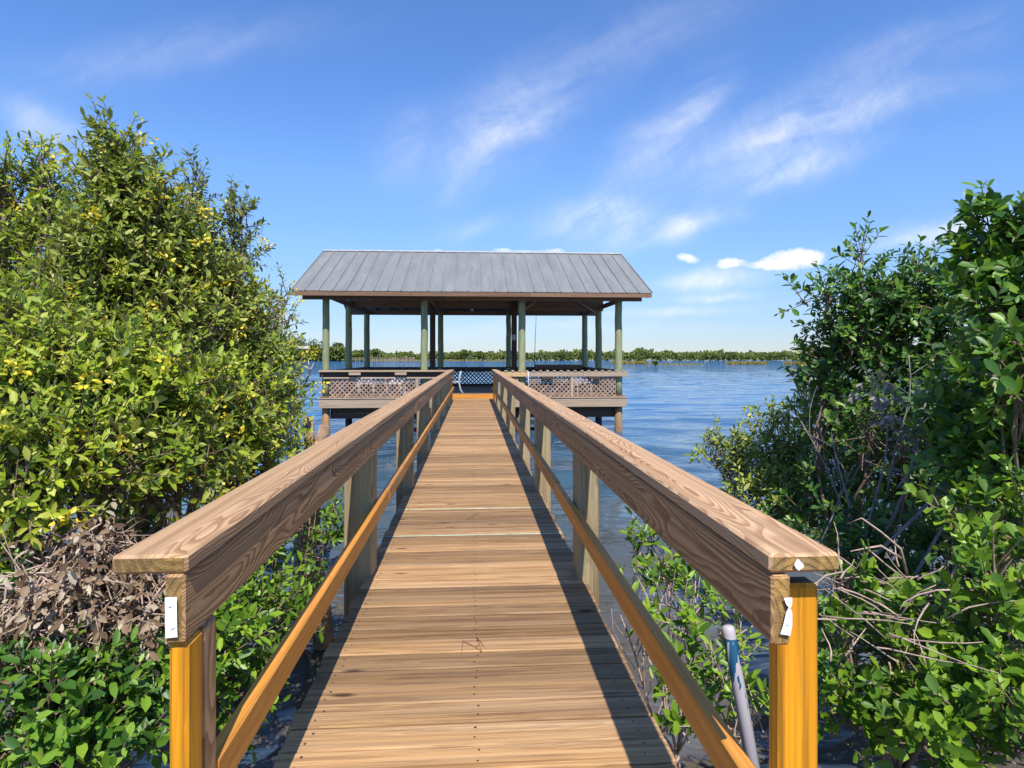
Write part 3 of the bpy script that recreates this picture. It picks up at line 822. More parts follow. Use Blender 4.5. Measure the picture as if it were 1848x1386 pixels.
# loose things under the roof
rod = empty('fishing_rod', (2.12, 20.62, FL), 'thin dark fishing rod standing upright behind the slatted railing', 'fishing rod')
b = MB(); b.tube([(2.12, 20.62, FL + .45), (2.125, 20.62, FL + 1.4), (2.17, 20.63, FL + 2.55), (2.19, 20.63, FL + 2.95)], [.013, .011, .006, .003], 8); b.build('rod_blank', M['black'], rod)
b = MB(); b.tube([(2.12, 20.62, FL), (2.12, 20.62, FL + .449)], [.02, .018], 8); b.build('handle', M['brown'], rod)
b = MB(); b.tube([(2.09, 20.60, FL + .36), (2.09, 20.56, FL + .36)], .04, 12); b.build('reel', M['steel'], rod)


def chair(x, y, rz, label, cushion):
    c = empty('patio_chair', (x, y, FL), label, 'chair', 'chairs behind the pavilion lattice')
    Mx = Matrix.Translation((x, y, FL)) @ Matrix.Rotation(rz, 4, 'Z')
    def bx(nm, parts, mat):
        b = MB()
        for lo, hi in parts: b.box(lo, hi, M=Mx, bev=.012)
        return b.build(nm, mat, c)
    bx('seat', [((-.25, -.25, .36), (.25, .25, .40))], M['white'])
    bx('backrest', [((-.25 + k * .105, .22, .41), (-.17 + k * .105, .255, .70)) for k in range(5)] + [((-.25, .215, .703), (.25, .26, .75))], M['white'])
    for sx in (-1, 1):
        for sy in (-1, 1):
            bx('leg', [((sx * .235 - .025, sy * .225 - .025, 0), (sx * .235 + .025, sy * .225 + .025, .357))], M['white'])
        bx('armrest', [((sx * .285 - .03, -.25, .60), (sx * .285 + .03, .24, .635)), ((sx * .285 - .02, -.22, .36), (sx * .285 + .02, -.17, .598))], M['white'])
    if cushion: bx('cushion', [((-.22, -.23, .403), (.22, .20, .46))], M['blue'])
chair(-3.55, 20.35, .25, 'white slatted patio chair seen through the lattice nearest the outer corner post', True)
chair(-2.55, 20.30, -.2, 'white slatted patio chair seen through the lattice beside the walkway rail', False)
chair(3.75, 20.5, .1, 'white slatted patio chair behind the lattice right of the fishing rod', True)
b = MB(); b.tube([P(832, 670, 20.0), P(829, 682, 20.0), P(828.5, 691, 20.0), P(831, 703, 20.0), P(837, 713.2, 20.0)], .030, 10)
b.tube([P(828.5, 690, 20.0), P(821, 689, 20.05), P(814, 692, 20.1), P(811, 713, 20.1)], .026, 10)
tag(b.build('bent_pole', M['greybox']), 'pale bent tubular frame standing just past the end of the walkway, left side', 'pole')


# --------------------------------------------------------------- vegetation
def leaves_mesh(name, base, d, nrm, L, W, mat, curl=.12, fold=.16, obov=.0, split=None, mat2=None):
    """N separate folded leaves as one mesh, 7 points each"""
    N = len(L)
    d = d / np.linalg.norm(d, axis=1, keepdims=True)
    s = np.cross(d, nrm); s /= np.maximum(np.linalg.norm(s, axis=1, keepdims=True), 1e-6)
    n = np.cross(s, d)
    a, b_ = .28 + obov, .66 + obov
    T = np.array([0, .47, 1, a, b_, a, b_]); S = np.array([0, 0, 0, -.42, -.46, .42, .46])
    H = np.array([0, 0, 0, fold, fold, fold, fold]) 
    cu = NR.uniform(-.3, 1.0, N) * curl
    v = (base[:, None, :] + d[:, None, :] * (T[None, :, None] * L[:, None, None])
         + s[:, None, :] * (S[None, :, None] * W[:, None, None])
         + n[:, None, :] * ((H[None, :] * W[:, None] - (T ** 2)[None, :] * (cu * L)[:, None])[:, :, None]))
    v = v.reshape(-1, 3)
    tri = np.array([[0, 1, 3], [1, 4, 3], [1, 2, 4], [0, 5, 1], [1, 5, 6], [1, 6, 2]])
    f = (tri[None] + (np.arange(N) * 7)[:, None, None]).reshape(-1, 3)
    me = bpy.data.meshes.new(name)
    me.vertices.add(len(v)); me.vertices.foreach_set('co', v.astype(np.float32).ravel())
    me.loops.add(f.size); me.loops.foreach_set('vertex_index', f.astype(np.int32).ravel())
    me.polygons.add(len(f)); me.polygons.foreach_set('loop_start', np.arange(0, f.size, 3, dtype=np.int32))
    me.polygons.foreach_set('use_smooth', np.ones(len(f), dtype=bool))
    me.materials.append(mat)
    if split is not None:
        me.materials.append(mat2)
        me.polygons.foreach_set('material_index', (np.arange(len(f)) >= split * 6).astype(np.int32))
    me.update(calc_edges=True)
    return me


def unit(a): return a / np.maximum(np.linalg.norm(a, axis=-1, keepdims=True), 1e-9)


def twigs_in_blobs(blobs, up=.7, out=.7, jit=.5, power=.5):
    """start points and directions of twigs filling a set of ellipsoids (centre, radii, count)"""
    P0, D0 = [], []
    for c, r, n in blobs:
        q = unit(NR.normal(size=(n, 3)))
        rad = NR.random(n) ** power
        p = np.array(c)[None] + q * rad[:, None] * np.array(r)[None]
        dd = unit(q * out + np.array([0, 0, up]) + NR.normal(size=(n, 3)) * jit)
        P0.append(p); D0.append(dd)
    return np.concatenate(P0), np.concatenate(D0)


def foliage(P0, D0, tl, m, ll, lw, keep=None, droop=0.0, spread=(85, 45), upn=.85):
    """m leaves in crossed pairs along each twig -> arrays for leaves_mesh, and twig segments"""
    n = len(P0)
    tlen = NR.uniform(.65, 1.25, n) * tl
    ref = unit(np.cross(D0, unit(NR.normal(size=(n, 3))))); bi = np.cross(D0, ref)
    B, Dn, Nn, Ls = [], [], [], []
    for k in range(m):
        pair, side = k // 2, k % 2
        t = .25 + .75 * (pair + 1) / ((m + 1) // 2) + NR.uniform(-.05, .05, n)
        ang = pair * (math.pi / 2) + side * math.pi + NR.uniform(-.5, .5, n)
        rd = ref * np.cos(ang)[:, None] + bi * np.sin(ang)[:, None]
        be = np.radians(spread[0] + (spread[1] - spread[0]) * t + NR.uniform(-15, 15, n))
        dd = D0 * np.cos(be)[:, None] + rd * np.sin(be)[:, None]
        dd[:, 2] -= droop
        nn = D0 * (.5 + .6 * np.sin(be))[:, None] - rd * (.6 * np.cos(be))[:, None] + np.array([0, -.55, .8]) * upn + NR.normal(size=(n, 3)) * .25
        B.append(P0 + D0 * (tlen * t)[:, None]); Dn.append(unit(dd)); Nn.append(nn)
        Ls.append(ll * NR.uniform(.5, 1.28, n) * (1.0 - .25 * (t > .97)))
    B, Dn, Nn, Ls = np.concatenate(B), np.concatenate(Dn), np.concatenate(Nn), np.concatenate(Ls)
    Ws = Ls * lw / ll * NR.uniform(.8, 1.2, len(Ls))
    if keep is not None:
        tip = B + Dn * Ls[:, None]
        k = keep(B) & keep(tip)
        B, Dn, Nn, Ls, Ws = B[k], Dn[k], Nn[k], Ls[k], Ws[k]
    return B, Dn, Nn, Ls, Ws, tlen


def twig_tubes(mb, P0, D0, tlen, r=.0035, keep=None):
    for p, d, l in zip(P0, D0, tlen):
        q = p + d * l; p2 = p - d * l * .35
        if keep is not None and not (keep(q[None])[0] and keep(p2[None])[0]): continue
        mb.tube([p2, q], [r * 1.3, r * .6], 3, cap=False)


def limb(mb, a, c, r0, r1, wob=.12, n=6, seg=5):
    a, c = Vector(a), Vector(c); L = (c - a).length
    pts = []
    w1, w2 = [Vector((rnd.uniform(-1, 1), rnd.uniform(-1, 1), rnd.uniform(-.4, .8))) * wob * L for _ in range(2)]
    for k in range(seg + 1):
        t = k / seg
        pts.append(a.lerp(c, t) + w1 * math.sin(math.pi * t) + w2 * math.sin(2 * math.pi * t) * .4)
    mb.tube(pts, [r0 + (r1 - r0) * k / seg for k in range(seg + 1)], n, cap=True, jitter=.06)
    return pts


KEEP_L = lambda p: ~((p[:, 0] > -.80) & (p[:, 1] < 18.6)) & (p[:, 2] > -.1)
KEEP_R = lambda p: ~((p[:, 0] < .80) & (p[:, 1] < 18.6)) & (p[:, 2] > -.1)


def B_(px, py, D, rx, ry, n, rd=None):
    """ellipsoid given by where it shows in the photo, at its own depth, with radii in metres"""
    s = D / F
    return (tuple(P(px, py, D)), (rx * s, (rd if rd else .6 * (rx + ry) / 2 * s), ry * s), n)


def shrub(name, label, cat, base, blobs, leafmat, ll, lw, tl=.2, m=8, keep=None, up=.7, out=.7, jit=.5, pods=0, podmat=None,
          bark='bark', tr=.05, obov=0., droop=0., group=None, power=.5, limb_to=None, extra=None, spread=(85, 45), twig_r=.0035, curl=.12, dens=1.0):
    base = Vector(base)
    root = empty(name, base, label, cat, group)
    blobs = [(c, r, int(round(n * dens))) for c, r, n in blobs]
    P0, D0 = twigs_in_blobs(blobs, up, out, jit, power)
    B, Dn, Nn, Ls, Ws, tlen = foliage(P0, D0, tl, m, ll, lw, keep, droop, spread)
    split = None
    if pods:
        idx = NR.choice(len(P0), pods, replace=False)
        q = np.repeat(P0[idx] + D0[idx] * tlen[idx][:, None] + D0[idx] * .03, 20, axis=0)
        n = len(q)
        o = NR.normal(size=(n, 3)) * np.array([.020, .020, .018])
        if keep is not None:
            kk = keep(q + o * 1.5); q, o = q[kk], o[kk]; n = len(q)
        Lp = NR.uniform(.018, .030, n); split = len(Ls)
        B = np.concatenate([B, q + o]); Dn = np.concatenate([Dn, unit(o + NR.normal(size=(n, 3)) * .01)])
        Nn = np.concatenate([Nn, NR.normal(size=(n, 3))]); Ls = np.concatenate([Ls, Lp]); Ws = np.concatenate([Ws, Lp * .62])
    link('crown', leaves_mesh('crown', B, Dn, Nn, Ls, Ws, leafmat, obov=obov, curl=curl, split=split, mat2=M['pod']), root)
    tb = MB()
    trunk_top = base + Vector((rnd.uniform(-.1, .1), rnd.uniform(-.1, .1), .35))
    limb(tb, base - Vector((0, 0, .25)), trunk_top, tr * 1.3, tr, .05, 9)
    for c, r, n in blobs:
        if r[2] < .06: continue
        lp = limb(tb, trunk_top, c, tr * .55, tr * .22, .12, 7, 7)
        for k in range(5):
            q = unit(NR.normal(size=3)); e_ = Vector(c) + Vector(q * np.array(r) * .75)
            limb(tb, lp[rnd.choice((4, 5, 6, 7))], e_, tr * .2, tr * .07, .12, 5, 4)
    step = max(1, len(P0) // 1600)
    twig_tubes(tb, P0[::step], D0[::step], tlen[::step], twig_r, keep)
    tb.build('trunk', M[bark], root)
    if extra: extra(root)
    return root


# ---- left bank
LA = dict(dens=1.2, ll=.060, lw=.0225, tl=.185)
shrub('mangrove_tree', 'tallest mangrove with a pointed leafy crown on the bank left of the walkway', 'tree', (-2.1, 3.7, .1),
      [B_(205, 300, 3.5, 26, 42, 45), B_(232, 350, 3.5, 52, 55, 120), B_(180, 350, 3.6, 26, 34, 30), B_(205, 258, 3.5, 8, 16, 8), B_(240, 425, 3.5, 85, 70, 260), B_(275, 475, 3.6, 90, 70, 230),
       B_(200, 500, 3.4, 100, 80, 270), B_(330, 540, 3.7, 90, 75, 230), B_(410, 560, 3.9, 55, 60, 110), B_(270, 610, 3.4, 140, 80, 300), B_(430, 650, 4.0, 80, 80, 180)],
      M['leafT'], keep=KEEP_L, pods=75, up=.8, tr=.06, **LA)
shrub('mangrove_tree', 'thinner mangrove with upright shoots at the far left edge', 'tree', (-3.4, 4.3, .1),
      [B_(8, 330, 4.0, 18, 46, 34), B_(75, 345, 4.1, 26, 45, 40), B_(75, 290, 4.1, 7, 16, 6), B_(40, 400, 4.1, 75, 60, 95), B_(110, 400, 4.2, 40, 40, 34), B_(60, 490, 4.0, 110, 70, 170), B_(-80, 420, 4.0, 80, 120, 120), B_(130, 560, 4.2, 90, 70, 100), B_(40, 590, 4.0, 130, 80, 160)],
      M['leafA'], keep=KEEP_L, pods=30, up=1.0, tr=.05, **LA)
shrub('mangrove_tree', 'slender mangrove shoots rising right of the tallest crown', 'tree', (-2.3, 5.1, .1),
      [B_(348, 350, 4.6, 14, 42, 18), B_(362, 420, 4.6, 26, 40, 34), B_(428, 400, 4.7, 20, 38, 30), B_(420, 470, 4.7, 34, 40, 50), B_(385, 510, 4.7, 55, 45, 80), B_(345, 450, 4.6, 30, 40, 32)],
      M['leafB'], keep=KEEP_L, pods=14, up=1.2, tr=.035, **LA)
shrub('mangrove_sapling', 'pale sparse sapling reaching towards the corner of the pavilion roof', 'sapling', (-2.35, 6.0, .0),
      [B_(505, 535, 5.8, 14, 26, 13), B_(510, 578, 5.8, 18, 16, 14), B_(475, 580, 5.8, 26, 30, 26), B_(478, 620, 5.7, 24, 26, 26), B_(448, 640, 5.6, 44, 45, 66)],
      M['leafP'], keep=KEEP_L, pods=10, up=.9, tr=.025, **LA)
shrub('mangrove_bush', 'broad sunlit mangrove bush hung with yellow seed pods beside the handrail', 'bush', (-1.75, 2.9, .1),
      [B_(90, 700, 2.7, 130, 90, 260), B_(250, 720, 2.9, 130, 90, 290), B_(390, 750, 3.3, 105, 80, 240), B_(470, 720, 3.9, 60, 70, 110), B_(120, 830, 2.5, 130, 80, 170), B_(290, 850, 2.8, 120, 75, 170),
       B_(430, 830, 3.4, 80, 60, 110), B_(30, 620, 2.9, 110, 80, 150), B_(20, 900, 2.3, 80, 80, 100), B_(470, 790, 4.2, 40, 50, 50)],
      M['leafA'], keep=KEEP_L, pods=85, up=.6, tr=.05, **LA)
def stems(root):
    b = MB()
    for pl in ([(500, 780), (515, 700), (530, 668), (560, 628)], [(505, 790), (535, 720), (552, 690), (566, 655)], [(530, 800), (545, 720), (543, 690), (541, 655)], [(552, 690), (560, 670), (556, 648)], [(510, 800), (520, 740), (512, 690)]):
        b.tube([P(x, y, 6.3) for x, y in pl], [.014 - .010 * k / (len(pl) - 1) for k in range(len(pl))], 5)
    b.build('bare_stem', M['twig'], root)
shrub('mangrove_bush', 'thin bush of twiggy stems by the two cut trunks near the pavilion', 'bush', (-2.05, 6.6, .0),
      [B_(485, 700, 6.0, 38, 55, 60), B_(515, 760, 6.2, 24, 50, 34), B_(535, 810, 6.4, 18, 40, 16), B_(480, 790, 5.8, 40, 50, 36)],
      M['leafA'], extra=stems, keep=KEEP_L, pods=10, up=.6, tr=.03, **LA)
shrub('dead_brush', 'tangle of dead brown leaves and dry stems below the left handrail end', 'dead brush', (-1.55, 2.3, .1),
      [B_(165, 1000, 2.3, 90, 50, 110), B_(235, 1050, 2.35, 70, 60, 110), B_(110, 1080, 2.15, 85, 60, 130), B_(200, 1135, 2.2, 90, 50, 120), B_(70, 1080, 2.1, 60, 70, 80), B_(120, 1160, 2.1, 90, 40, 70)],
      M['leafX'], ll=.042, lw=.020, tl=.15, m=6, keep=KEEP_L, up=-.5, out=.5, jit=.7, bark='twig', tr=.018, droop=.7, twig_r=.0028, curl=.5)
shrub('low_shrub', 'low bright green shrub under the left handrail, around the cut trunk', 'shrub', (-1.35, 3.1, .1),
      [B_(460, 1010, 3.3, 70, 75, 75), B_(560, 930, 4.4, 50, 60, 50), B_(430, 1130, 2.8, 90, 70, 90), B_(540, 1110, 3.2, 50, 60, 45), B_(590, 980, 4.6, 25, 60, 30), B_(350, 1180, 2.5, 90, 80, 80), B_(420, 1270, 2.6, 60, 60, 60)],
      M['leafG'], ll=.066, lw=.024, tl=.17, m=8, keep=KEEP_L, up=.6, tr=.02)
shrub('low_shrub', 'dark shaded shrub low in the bottom left corner', 'shrub', (-2.3, 2.4, .15),
      [B_(10, 1130, 2.2, 50, 70, 50), B_(160, 1265, 2.1, 130, 45, 110), B_(10, 1000, 2.4, 40, 60, 36), B_(150, 1000, 3.4, 150, 90, 110), B_(280, 1190, 3.0, 80, 60, 60), B_(60, 1290, 2.0, 140, 70, 90), B_(200, 1300, 2.1, 90, 60, 70), B_(120, 1370, 1.95, 130, 40, 50)],
      M['leafM'], ll=.06, lw=.026, tl=.16, m=8, keep=KEEP_L, up=.5, tr=.02)

def stump(label, pts, r):
    b = MB(); b.tube(pts, r, 11, jitter=.09)
    tag(b.build('cut_trunk', M['stump']), label, 'trunk')
stump('cut brown trunk standing behind the far stretch of the left handrail', [P(556, 880, 6.5) - Vector((0, 0, .6)), P(560, 810, 6.5), P(556, 752, 6.5)], [.07, .062, .055])
stump('shorter leaning cut trunk touching its taller twin near the pavilion', [P(566, 880, 6.4) - Vector((0, 0, .6)), P(572, 820, 6.4), P(586, 768, 6.4)], [.065, .058, .05])
stump('thick pale trunk under the left handrail with a knotty top', [P(585, 1100, 5.0) - Vector((0, 0, .3)), P(575, 1060, 5.0), P(552, 985, 5.0), P(545, 950, 5.0), P(548, 925, 5.0)], [.085, .08, .075, .085, .05])
stump('thin upright trunk beside the thick pale trunk under the handrail', [P(548, 1100, 4.9) - Vector((0, 0, .3)), P(543, 1040, 4.9), P(537, 975, 4.9)], [.035, .032, .028])

# ---- right bank
def bare(root):
    b = MB()
    for (x0, y0, x1, y1, D, r) in ((1560, 1010, 1680, 690, 4.2, .016), (1555, 1010, 1600, 720, 4.2, .012), (1545, 1010, 1500, 780, 4.3, .013), (1570, 1010, 1790, 720, 4.0, .015), (1650, 1040, 1810, 820, 3.8, .013),
                                   (1530, 950, 1445, 760, 4.4, .010), (1600, 900, 1640, 640, 4.3, .010), (1620, 880, 1740, 770, 4.1, .009), (1480, 980, 1540, 840, 4.2, .008), (1700, 860, 1848, 700, 3.8, .009)):
        r *= .72; D -= .55; lp = limb(b, P(x0, y0, D), P(x1, y1, D + rnd.uniform(-.1, .2)), r, r * .4, .06, 6, 7)
        for k in (3, 4, 5, 6):
            e_ = Vector(lp[k]) + Vector((rnd.uniform(-.3, .3), rnd.uniform(-.2, .1), rnd.uniform(.0, .35)))
            limb(b, lp[k], e_, r * .35, r * .12, .1, 4, 4)
    b.build('bare_branch', M['greybark'], root)
    P0, D0 = twigs_in_blobs([B_(1660, 750, 3.4, 80, 45, 30), B_(1740, 840, 3.2, 90, 50, 34), B_(1600, 690, 3.5, 60, 40, 12)], -.3, .5, .7)
    B, Dn, Nn, Ls, Ws, tlen = foliage(P0, D0, .15, 6, .055, .02, KEEP_R, .8)
    link('dry_leaves', leaves_mesh('dry_leaves', B, Dn, Nn, Ls, Ws, M['leafGy'], curl=.5), root)

shrub('mangrove_tree', 'dark glossy mangrove with bare grey branches on the bank right of the walkway', 'tree', (2.95, 4.4, .1),
      [B_(1555, 475, 4.6, 10, 34, 12), B_(1490, 540, 4.6, 18, 32, 14), B_(1452, 540, 4.6, 12, 12, 5), B_(1668, 490, 4.6, 20, 30, 16), B_(1590, 545, 4.6, 66, 44, 95), B_(1690, 550, 4.5, 66, 46, 90), B_(1500, 930, 4.6, 70, 60, 90), B_(1430, 940, 5.1, 60, 30, 50), B_(1500, 640, 4.7, 40, 40, 40), B_(1540, 590, 4.6, 60, 60, 110), B_(1640, 600, 4.6, 90, 70, 170), B_(1520, 770, 4.7, 50, 70, 70), B_(1620, 790, 4.2, 90, 80, 90), B_(1740, 780, 4.0, 90, 80, 110),
       B_(1500, 680, 4.8, 45, 60, 80), B_(1590, 700, 4.8, 90, 70, 170), B_(1740, 650, 4.4, 90, 80, 120), B_(1560, 810, 5.0, 90, 80, 130), B_(1700, 800, 4.9, 130, 90, 190), B_(1820, 750, 4.6, 80, 110, 120), B_(1650, 910, 4.9, 130, 70, 150), B_(1800, 920, 4.4, 90, 90, 110)],
      M['leafD'], ll=.075, lw=.034, tl=.2, m=8, keep=KEEP_R, up=.7, bark='bark', tr=.030, obov=.06, extra=bare)
shrub('mangrove_tree', 'broad leaved mangrove close by at the right edge, taller than its neighbour', 'tree', (2.95, 2.6, .15),
      [B_(1800, 425, 2.9, 26, 36, 13), B_(1860, 450, 2.8, 40, 45, 26), B_(1790, 490, 2.9, 44, 45, 30), B_(1800, 700, 2.9, 50, 50, 40), B_(1800, 850, 2.9, 80, 60, 70), B_(1750, 760, 3.1, 50, 60, 40), B_(1860, 500, 2.8, 70, 60, 50), B_(1810, 560, 2.8, 60, 50, 36), B_(1880, 620, 2.7, 80, 80, 60), B_(1835, 690, 2.6, 45, 50, 24), B_(1960, 560, 2.8, 90, 150, 90), B_(1830, 790, 2.9, 60, 70, 40)],
      M['leafM'], ll=.078, lw=.037, tl=.17, m=11, keep=KEEP_R, up=.6, tr=.032, obov=.10, spread=(80, 45))
shrub('mangrove_bush', 'sunlit olive green bush leaning over the water beyond the right handrail', 'bush', (2.45, 5.6, -.1),
      [B_(1290, 820, 5.7, 26, 26, 26), B_(1340, 830, 5.7, 34, 40, 50), B_(1400, 800, 5.7, 40, 50, 70), B_(1445, 840, 5.6, 50, 60, 100), B_(1380, 870, 5.6, 80, 45, 120), B_(1460, 740, 5.6, 30, 60, 50), B_(1455, 680, 5.5, 18, 22, 12), B_(1490, 900, 5.4, 60, 60, 80), B_(1410, 910, 5.4, 80, 40, 100), B_(1500, 760, 5.4, 40, 60, 50)],
      M['leafS'], ll=.08, lw=.028, tl=.2, m=8, keep=KEEP_R, up=.9, tr=.022)
def twiggy(root):
    b = MB()
    pts = [[(1640, 1050), (1625, 990), (1590, 960), (1555, 935), (1530, 945)], [(1630, 1010), (1590, 985), (1560, 990), (1535, 995)], [(1640, 1050), (1600, 1020), (1560, 985)], [(1700, 1065), (1620, 1062), (1560, 1040), (1510, 1045)],
           [(1720, 1075), (1610, 1075), (1540, 1060)], [(1640, 1100), (1560, 1075), (1500, 1095)], [(1480, 1160), (1560, 1090), (1680, 1070)], [(1490, 1110), (1530, 1150), (1510, 1210)], [(1700, 1100), (1600, 1110), (1510, 1130)]]
    for k, pl in enumerate(pts):
        D = 2.5 + .08 * k
        b.tube([P(x, y, D + rnd.uniform(-.06, .06)) for x, y in pl], [.006 - .0035 * i / (len(pl) - 1) for i in range(len(pl))], 5)
    for k in range(70):
        a = P(rnd.uniform(1480, 1740), rnd.uniform(1020, 1200), rnd.uniform(2.2, 2.8)); e_ = a + Vector((rnd.uniform(-.3, .3), rnd.uniform(-.2, .2), rnd.uniform(-.1, .2)))
        limb(b, a, e_, .004, .0015, .12, 4, 4)
    b.build('dry_twig', M['twig'], root)
shrub('low_shrub', 'bright green round leaved shrub with dry twigs behind the yellow right end post', 'shrub', (2.0, 2.6, .15),
      [B_(1530, 1050, 2.6, 55, 30, 18), B_(1700, 1110, 2.5, 100, 45, 30), B_(1790, 1060, 2.4, 80, 70, 38), B_(1840, 1150, 2.3, 70, 70, 32), B_(1530, 1160, 2.6, 50, 40, 14), B_(1600, 1190, 2.7, 90, 40, 20), B_(1760, 950, 2.7, 80, 50, 40), B_(1720, 1230, 2.4, 120, 60, 60), B_(1560, 1290, 2.5, 90, 50, 60), B_(1700, 1330, 2.3, 110, 50, 70), B_(1830, 1310, 2.2, 90, 70, 70), B_(1850, 960, 2.6, 60, 70, 34)],
      M['leafG'], ll=.066, lw=.034, tl=.15, m=9, keep=KEEP_R, up=.7, tr=.02, obov=.12, dens=.72, extra=twiggy, spread=(80, 35))
shrub('low_shrub', 'dense dark undergrowth filling the bank below the dark mangrove', 'shrub', (3.2, 3.6, .15),
      [B_(1600, 1010, 3.7, 120, 70, 110), B_(1760, 1040, 3.5, 120, 90, 130), B_(1580, 1150, 3.3, 110, 80, 90), B_(1720, 1200, 3.0, 140, 70, 100), B_(1850, 1000, 3.4, 80, 110, 90)],
      M['leafD'], ll=.07, lw=.034, tl=.17, m=8, keep=KEEP_R, up=.6, tr=.025, obov=.08)
shrub('mangrove_seedling', 'leafy young mangrove stems growing from the water against the right side of the deck', 'seedling', (1.15, 3.2, .0),
      [B_(1175, 980, 3.6, 12, 20, 7), B_(1150, 1020, 3.5, 26, 30, 7), B_(1200, 1010, 3.6, 26, 40, 8), B_(1190, 1080, 3.3, 50, 40, 14), B_(1245, 1060, 3.4, 20, 26, 8), B_(1120, 1110, 3.2, 24, 44, 8), B_(1240, 1120, 3.1, 36, 50, 12), B_(1260, 1190, 2.9, 30, 40, 8), B_(1160, 1170, 3.0, 36, 40, 8), B_(1230, 1290, 2.75, 50, 50, 18), B_(1330, 1310, 2.6, 50, 50, 18)],
      M['leafG'], ll=.078, lw=.027, tl=.17, m=8, keep=KEEP_R, up=1.0, bark='twig', tr=.012)
shrub('mangrove_seedling', 'small leafy stem growing behind the pipe with blue paint', 'seedling', (1.28, 2.72, .05),
      [B_(1330, 1120, 2.75, 14, 40, 8), B_(1322, 1180, 2.75, 22, 40, 9), B_(1300, 1230, 2.7, 30, 40, 9)],
      M['leafG'], ll=.06, lw=.02, tl=.16, m=7, keep=KEEP_R, up=1.2, bark='twig', tr=.008)


def pipe_mat():
    m, nt, bs = new_mat('pvc_with_blue_primer')
    tc = nt.n('ShaderNodeTexCoord').outputs['Object']
    sp = nt.n('ShaderNodeSeparateXYZ'); nt.l(tc, sp.inputs[0])
    dr = nt.noise(nt.vmath('MULTIPLY', tc, (55, 55, 1.5)), 1.0, 2)
    low = nt.math('SUBTRACT', PIPE_TOP - .045, sp.outputs['Z'])
    run = nt.math('MULTIPLY', nt.math('SUBTRACT', dr, .38), .75)
    on = nt.math('MULTIPLY', nt.math('GREATER_THAN', low, 0.0), nt.math('GREATER_THAN', run, nt.math('SUBTRACT', low, .022)))
    nt.l(nt.mix(on, (.42, .38, .39), (.012, .085, .16)), bs.inputs['Base Color'])
    bs.inputs['Roughness'].default_value = .4
    return m
pt = P(1313, 1128, 2.45); PIPE_TOP = pt.z
b = MB(); q = P(1328, 1212, 2.42)
dn = (q - pt).normalized()
b.tube([pt + dn * .9, pt + dn * .03, pt + dn * .012, pt + dn * .003, pt], [.026, .026, .0255, .019, .006], 18)
tag(b.build('pvc_pipe', pipe_mat()), 'white plastic pipe with dripped blue paint near its rounded top, standing in the mud', 'pipe')


# ---------------------------------------------------------------- far shore
def clump_leaves(n, c, r, size, power=.45):
    q = unit(NR.normal(size=(n, 3))); p = np.array(c)[None] + q * (NR.random(n) ** power)[:, None] * np.array(r)[None]
    return p, unit(q + NR.normal(size=(n, 3)) * .6 + np.array([0, 0, .2])), unit(q + np.array([0, 0, .6]) + NR.normal(size=(n, 3)) * .4), NR.uniform(.6, 1.3, n) * size

def land(name, px0, px1, D0, D1, h):
    a, c = P(px0, HY, D0), P(px1, HY, D0); a2, c2 = P(px0, HY, D1), P(px1, HY, D1)
    n = 40; v, f = [], []
    for j, (s0, s1, z) in enumerate(((a, c, -.3), (a.lerp(a2, .15), c.lerp(c2, .15), h), (a2, c2, h))):
        for i in range(n + 1):
            t = i / n; p = s0.lerp(s1, t)
            v.append((p.x, p.y + (0 if j == 2 else 2.5 * math.sin(i * 1.7 + j) + 1.5 * math.sin(i * .6)), z))
    for j in range(2):
        for i in range(n): f.append([j * (n + 1) + i, j * (n + 1) + i + 1, (j + 1) * (n + 1) + i + 1, (j + 1) * (n + 1) + i])
    me = bpy.data.meshes.new(name); me.from_pydata(v, [], f); me.materials.append(M['sand']); me.update()
    tag(link(name, me), kind='structure')
land('far_shore', -900, 2900, 375, 900, .35)

def thicket(label, pxs, tops, D, dd, n, size, mat, base=.3, lo=.0):
    """long band of far mangroves, its height following the photo's tree line"""
    px = NR.uniform(pxs[0], pxs[-1], n)
    cell = np.floor(px / 9.0)
    rng2 = np.random.default_rng(3); jj = rng2.random(8000)
    bump_ = .6 * jj[(cell.astype(int) + 1000) % 8000] + .4 * jj[(np.floor(px / 31.0).astype(int) + 4000) % 8000]
    top = np.interp(px, pxs, tops)
    Dp = D + dd * NR.random(n) + bump_ * dd * .2
    H = CZ + (HY - top) * Dp / F
    frac = (px / 9.0 - cell) * 2 - 1
    dome = np.sqrt(np.clip(1 - frac ** 2 * .35, 0, 1)) * (.54 + .72 * bump_)
    z = base + (H - base) * dome * NR.random(n) ** .75
    u = (px - CX) / F
    p = np.stack([Dp * (u * CT + ST), Dp * (CT - u * ST), z], -1)
    d = unit(NR.normal(size=(n, 3)) + np.array([0, -.3, .4])); nn = unit(np.stack([frac * .9, -np.ones(n) * .9, np.ones(n) * .9], -1) + NR.normal(size=(n, 3)) * .45)
    L = NR.uniform(.6, 1.3, n) * size
    return tag(link('mangrove_thicket', leaves_mesh('mangrove_thicket', p, d, nn, L, L * .75, mat)), label, 'mangroves', kind='stuff')
thicket('low green wall of mangroves along the whole far shore', [-900, 0, 480, 560, 640, 760, 830, 880, 960, 1000, 1060, 1090, 1150, 1230, 1290, 1340, 1400, 1480, 1848, 2900],
        [626, 626, 626, 628, 634, 638, 635, 633, 636, 632, 631, 636, 630, 639, 634, 637, 634, 635, 631, 631], 385, 22, 60000, 1.5, M['far'])
thicket('nearer belt of bushes below the house on the far shore', [380, 480, 510, 530, 560, 585, 620, 645, 665], [614, 616, 614, 621, 617, 623, 626, 636, 645], 330, 10, 14000, 1.3, M['far'], base=-.1)

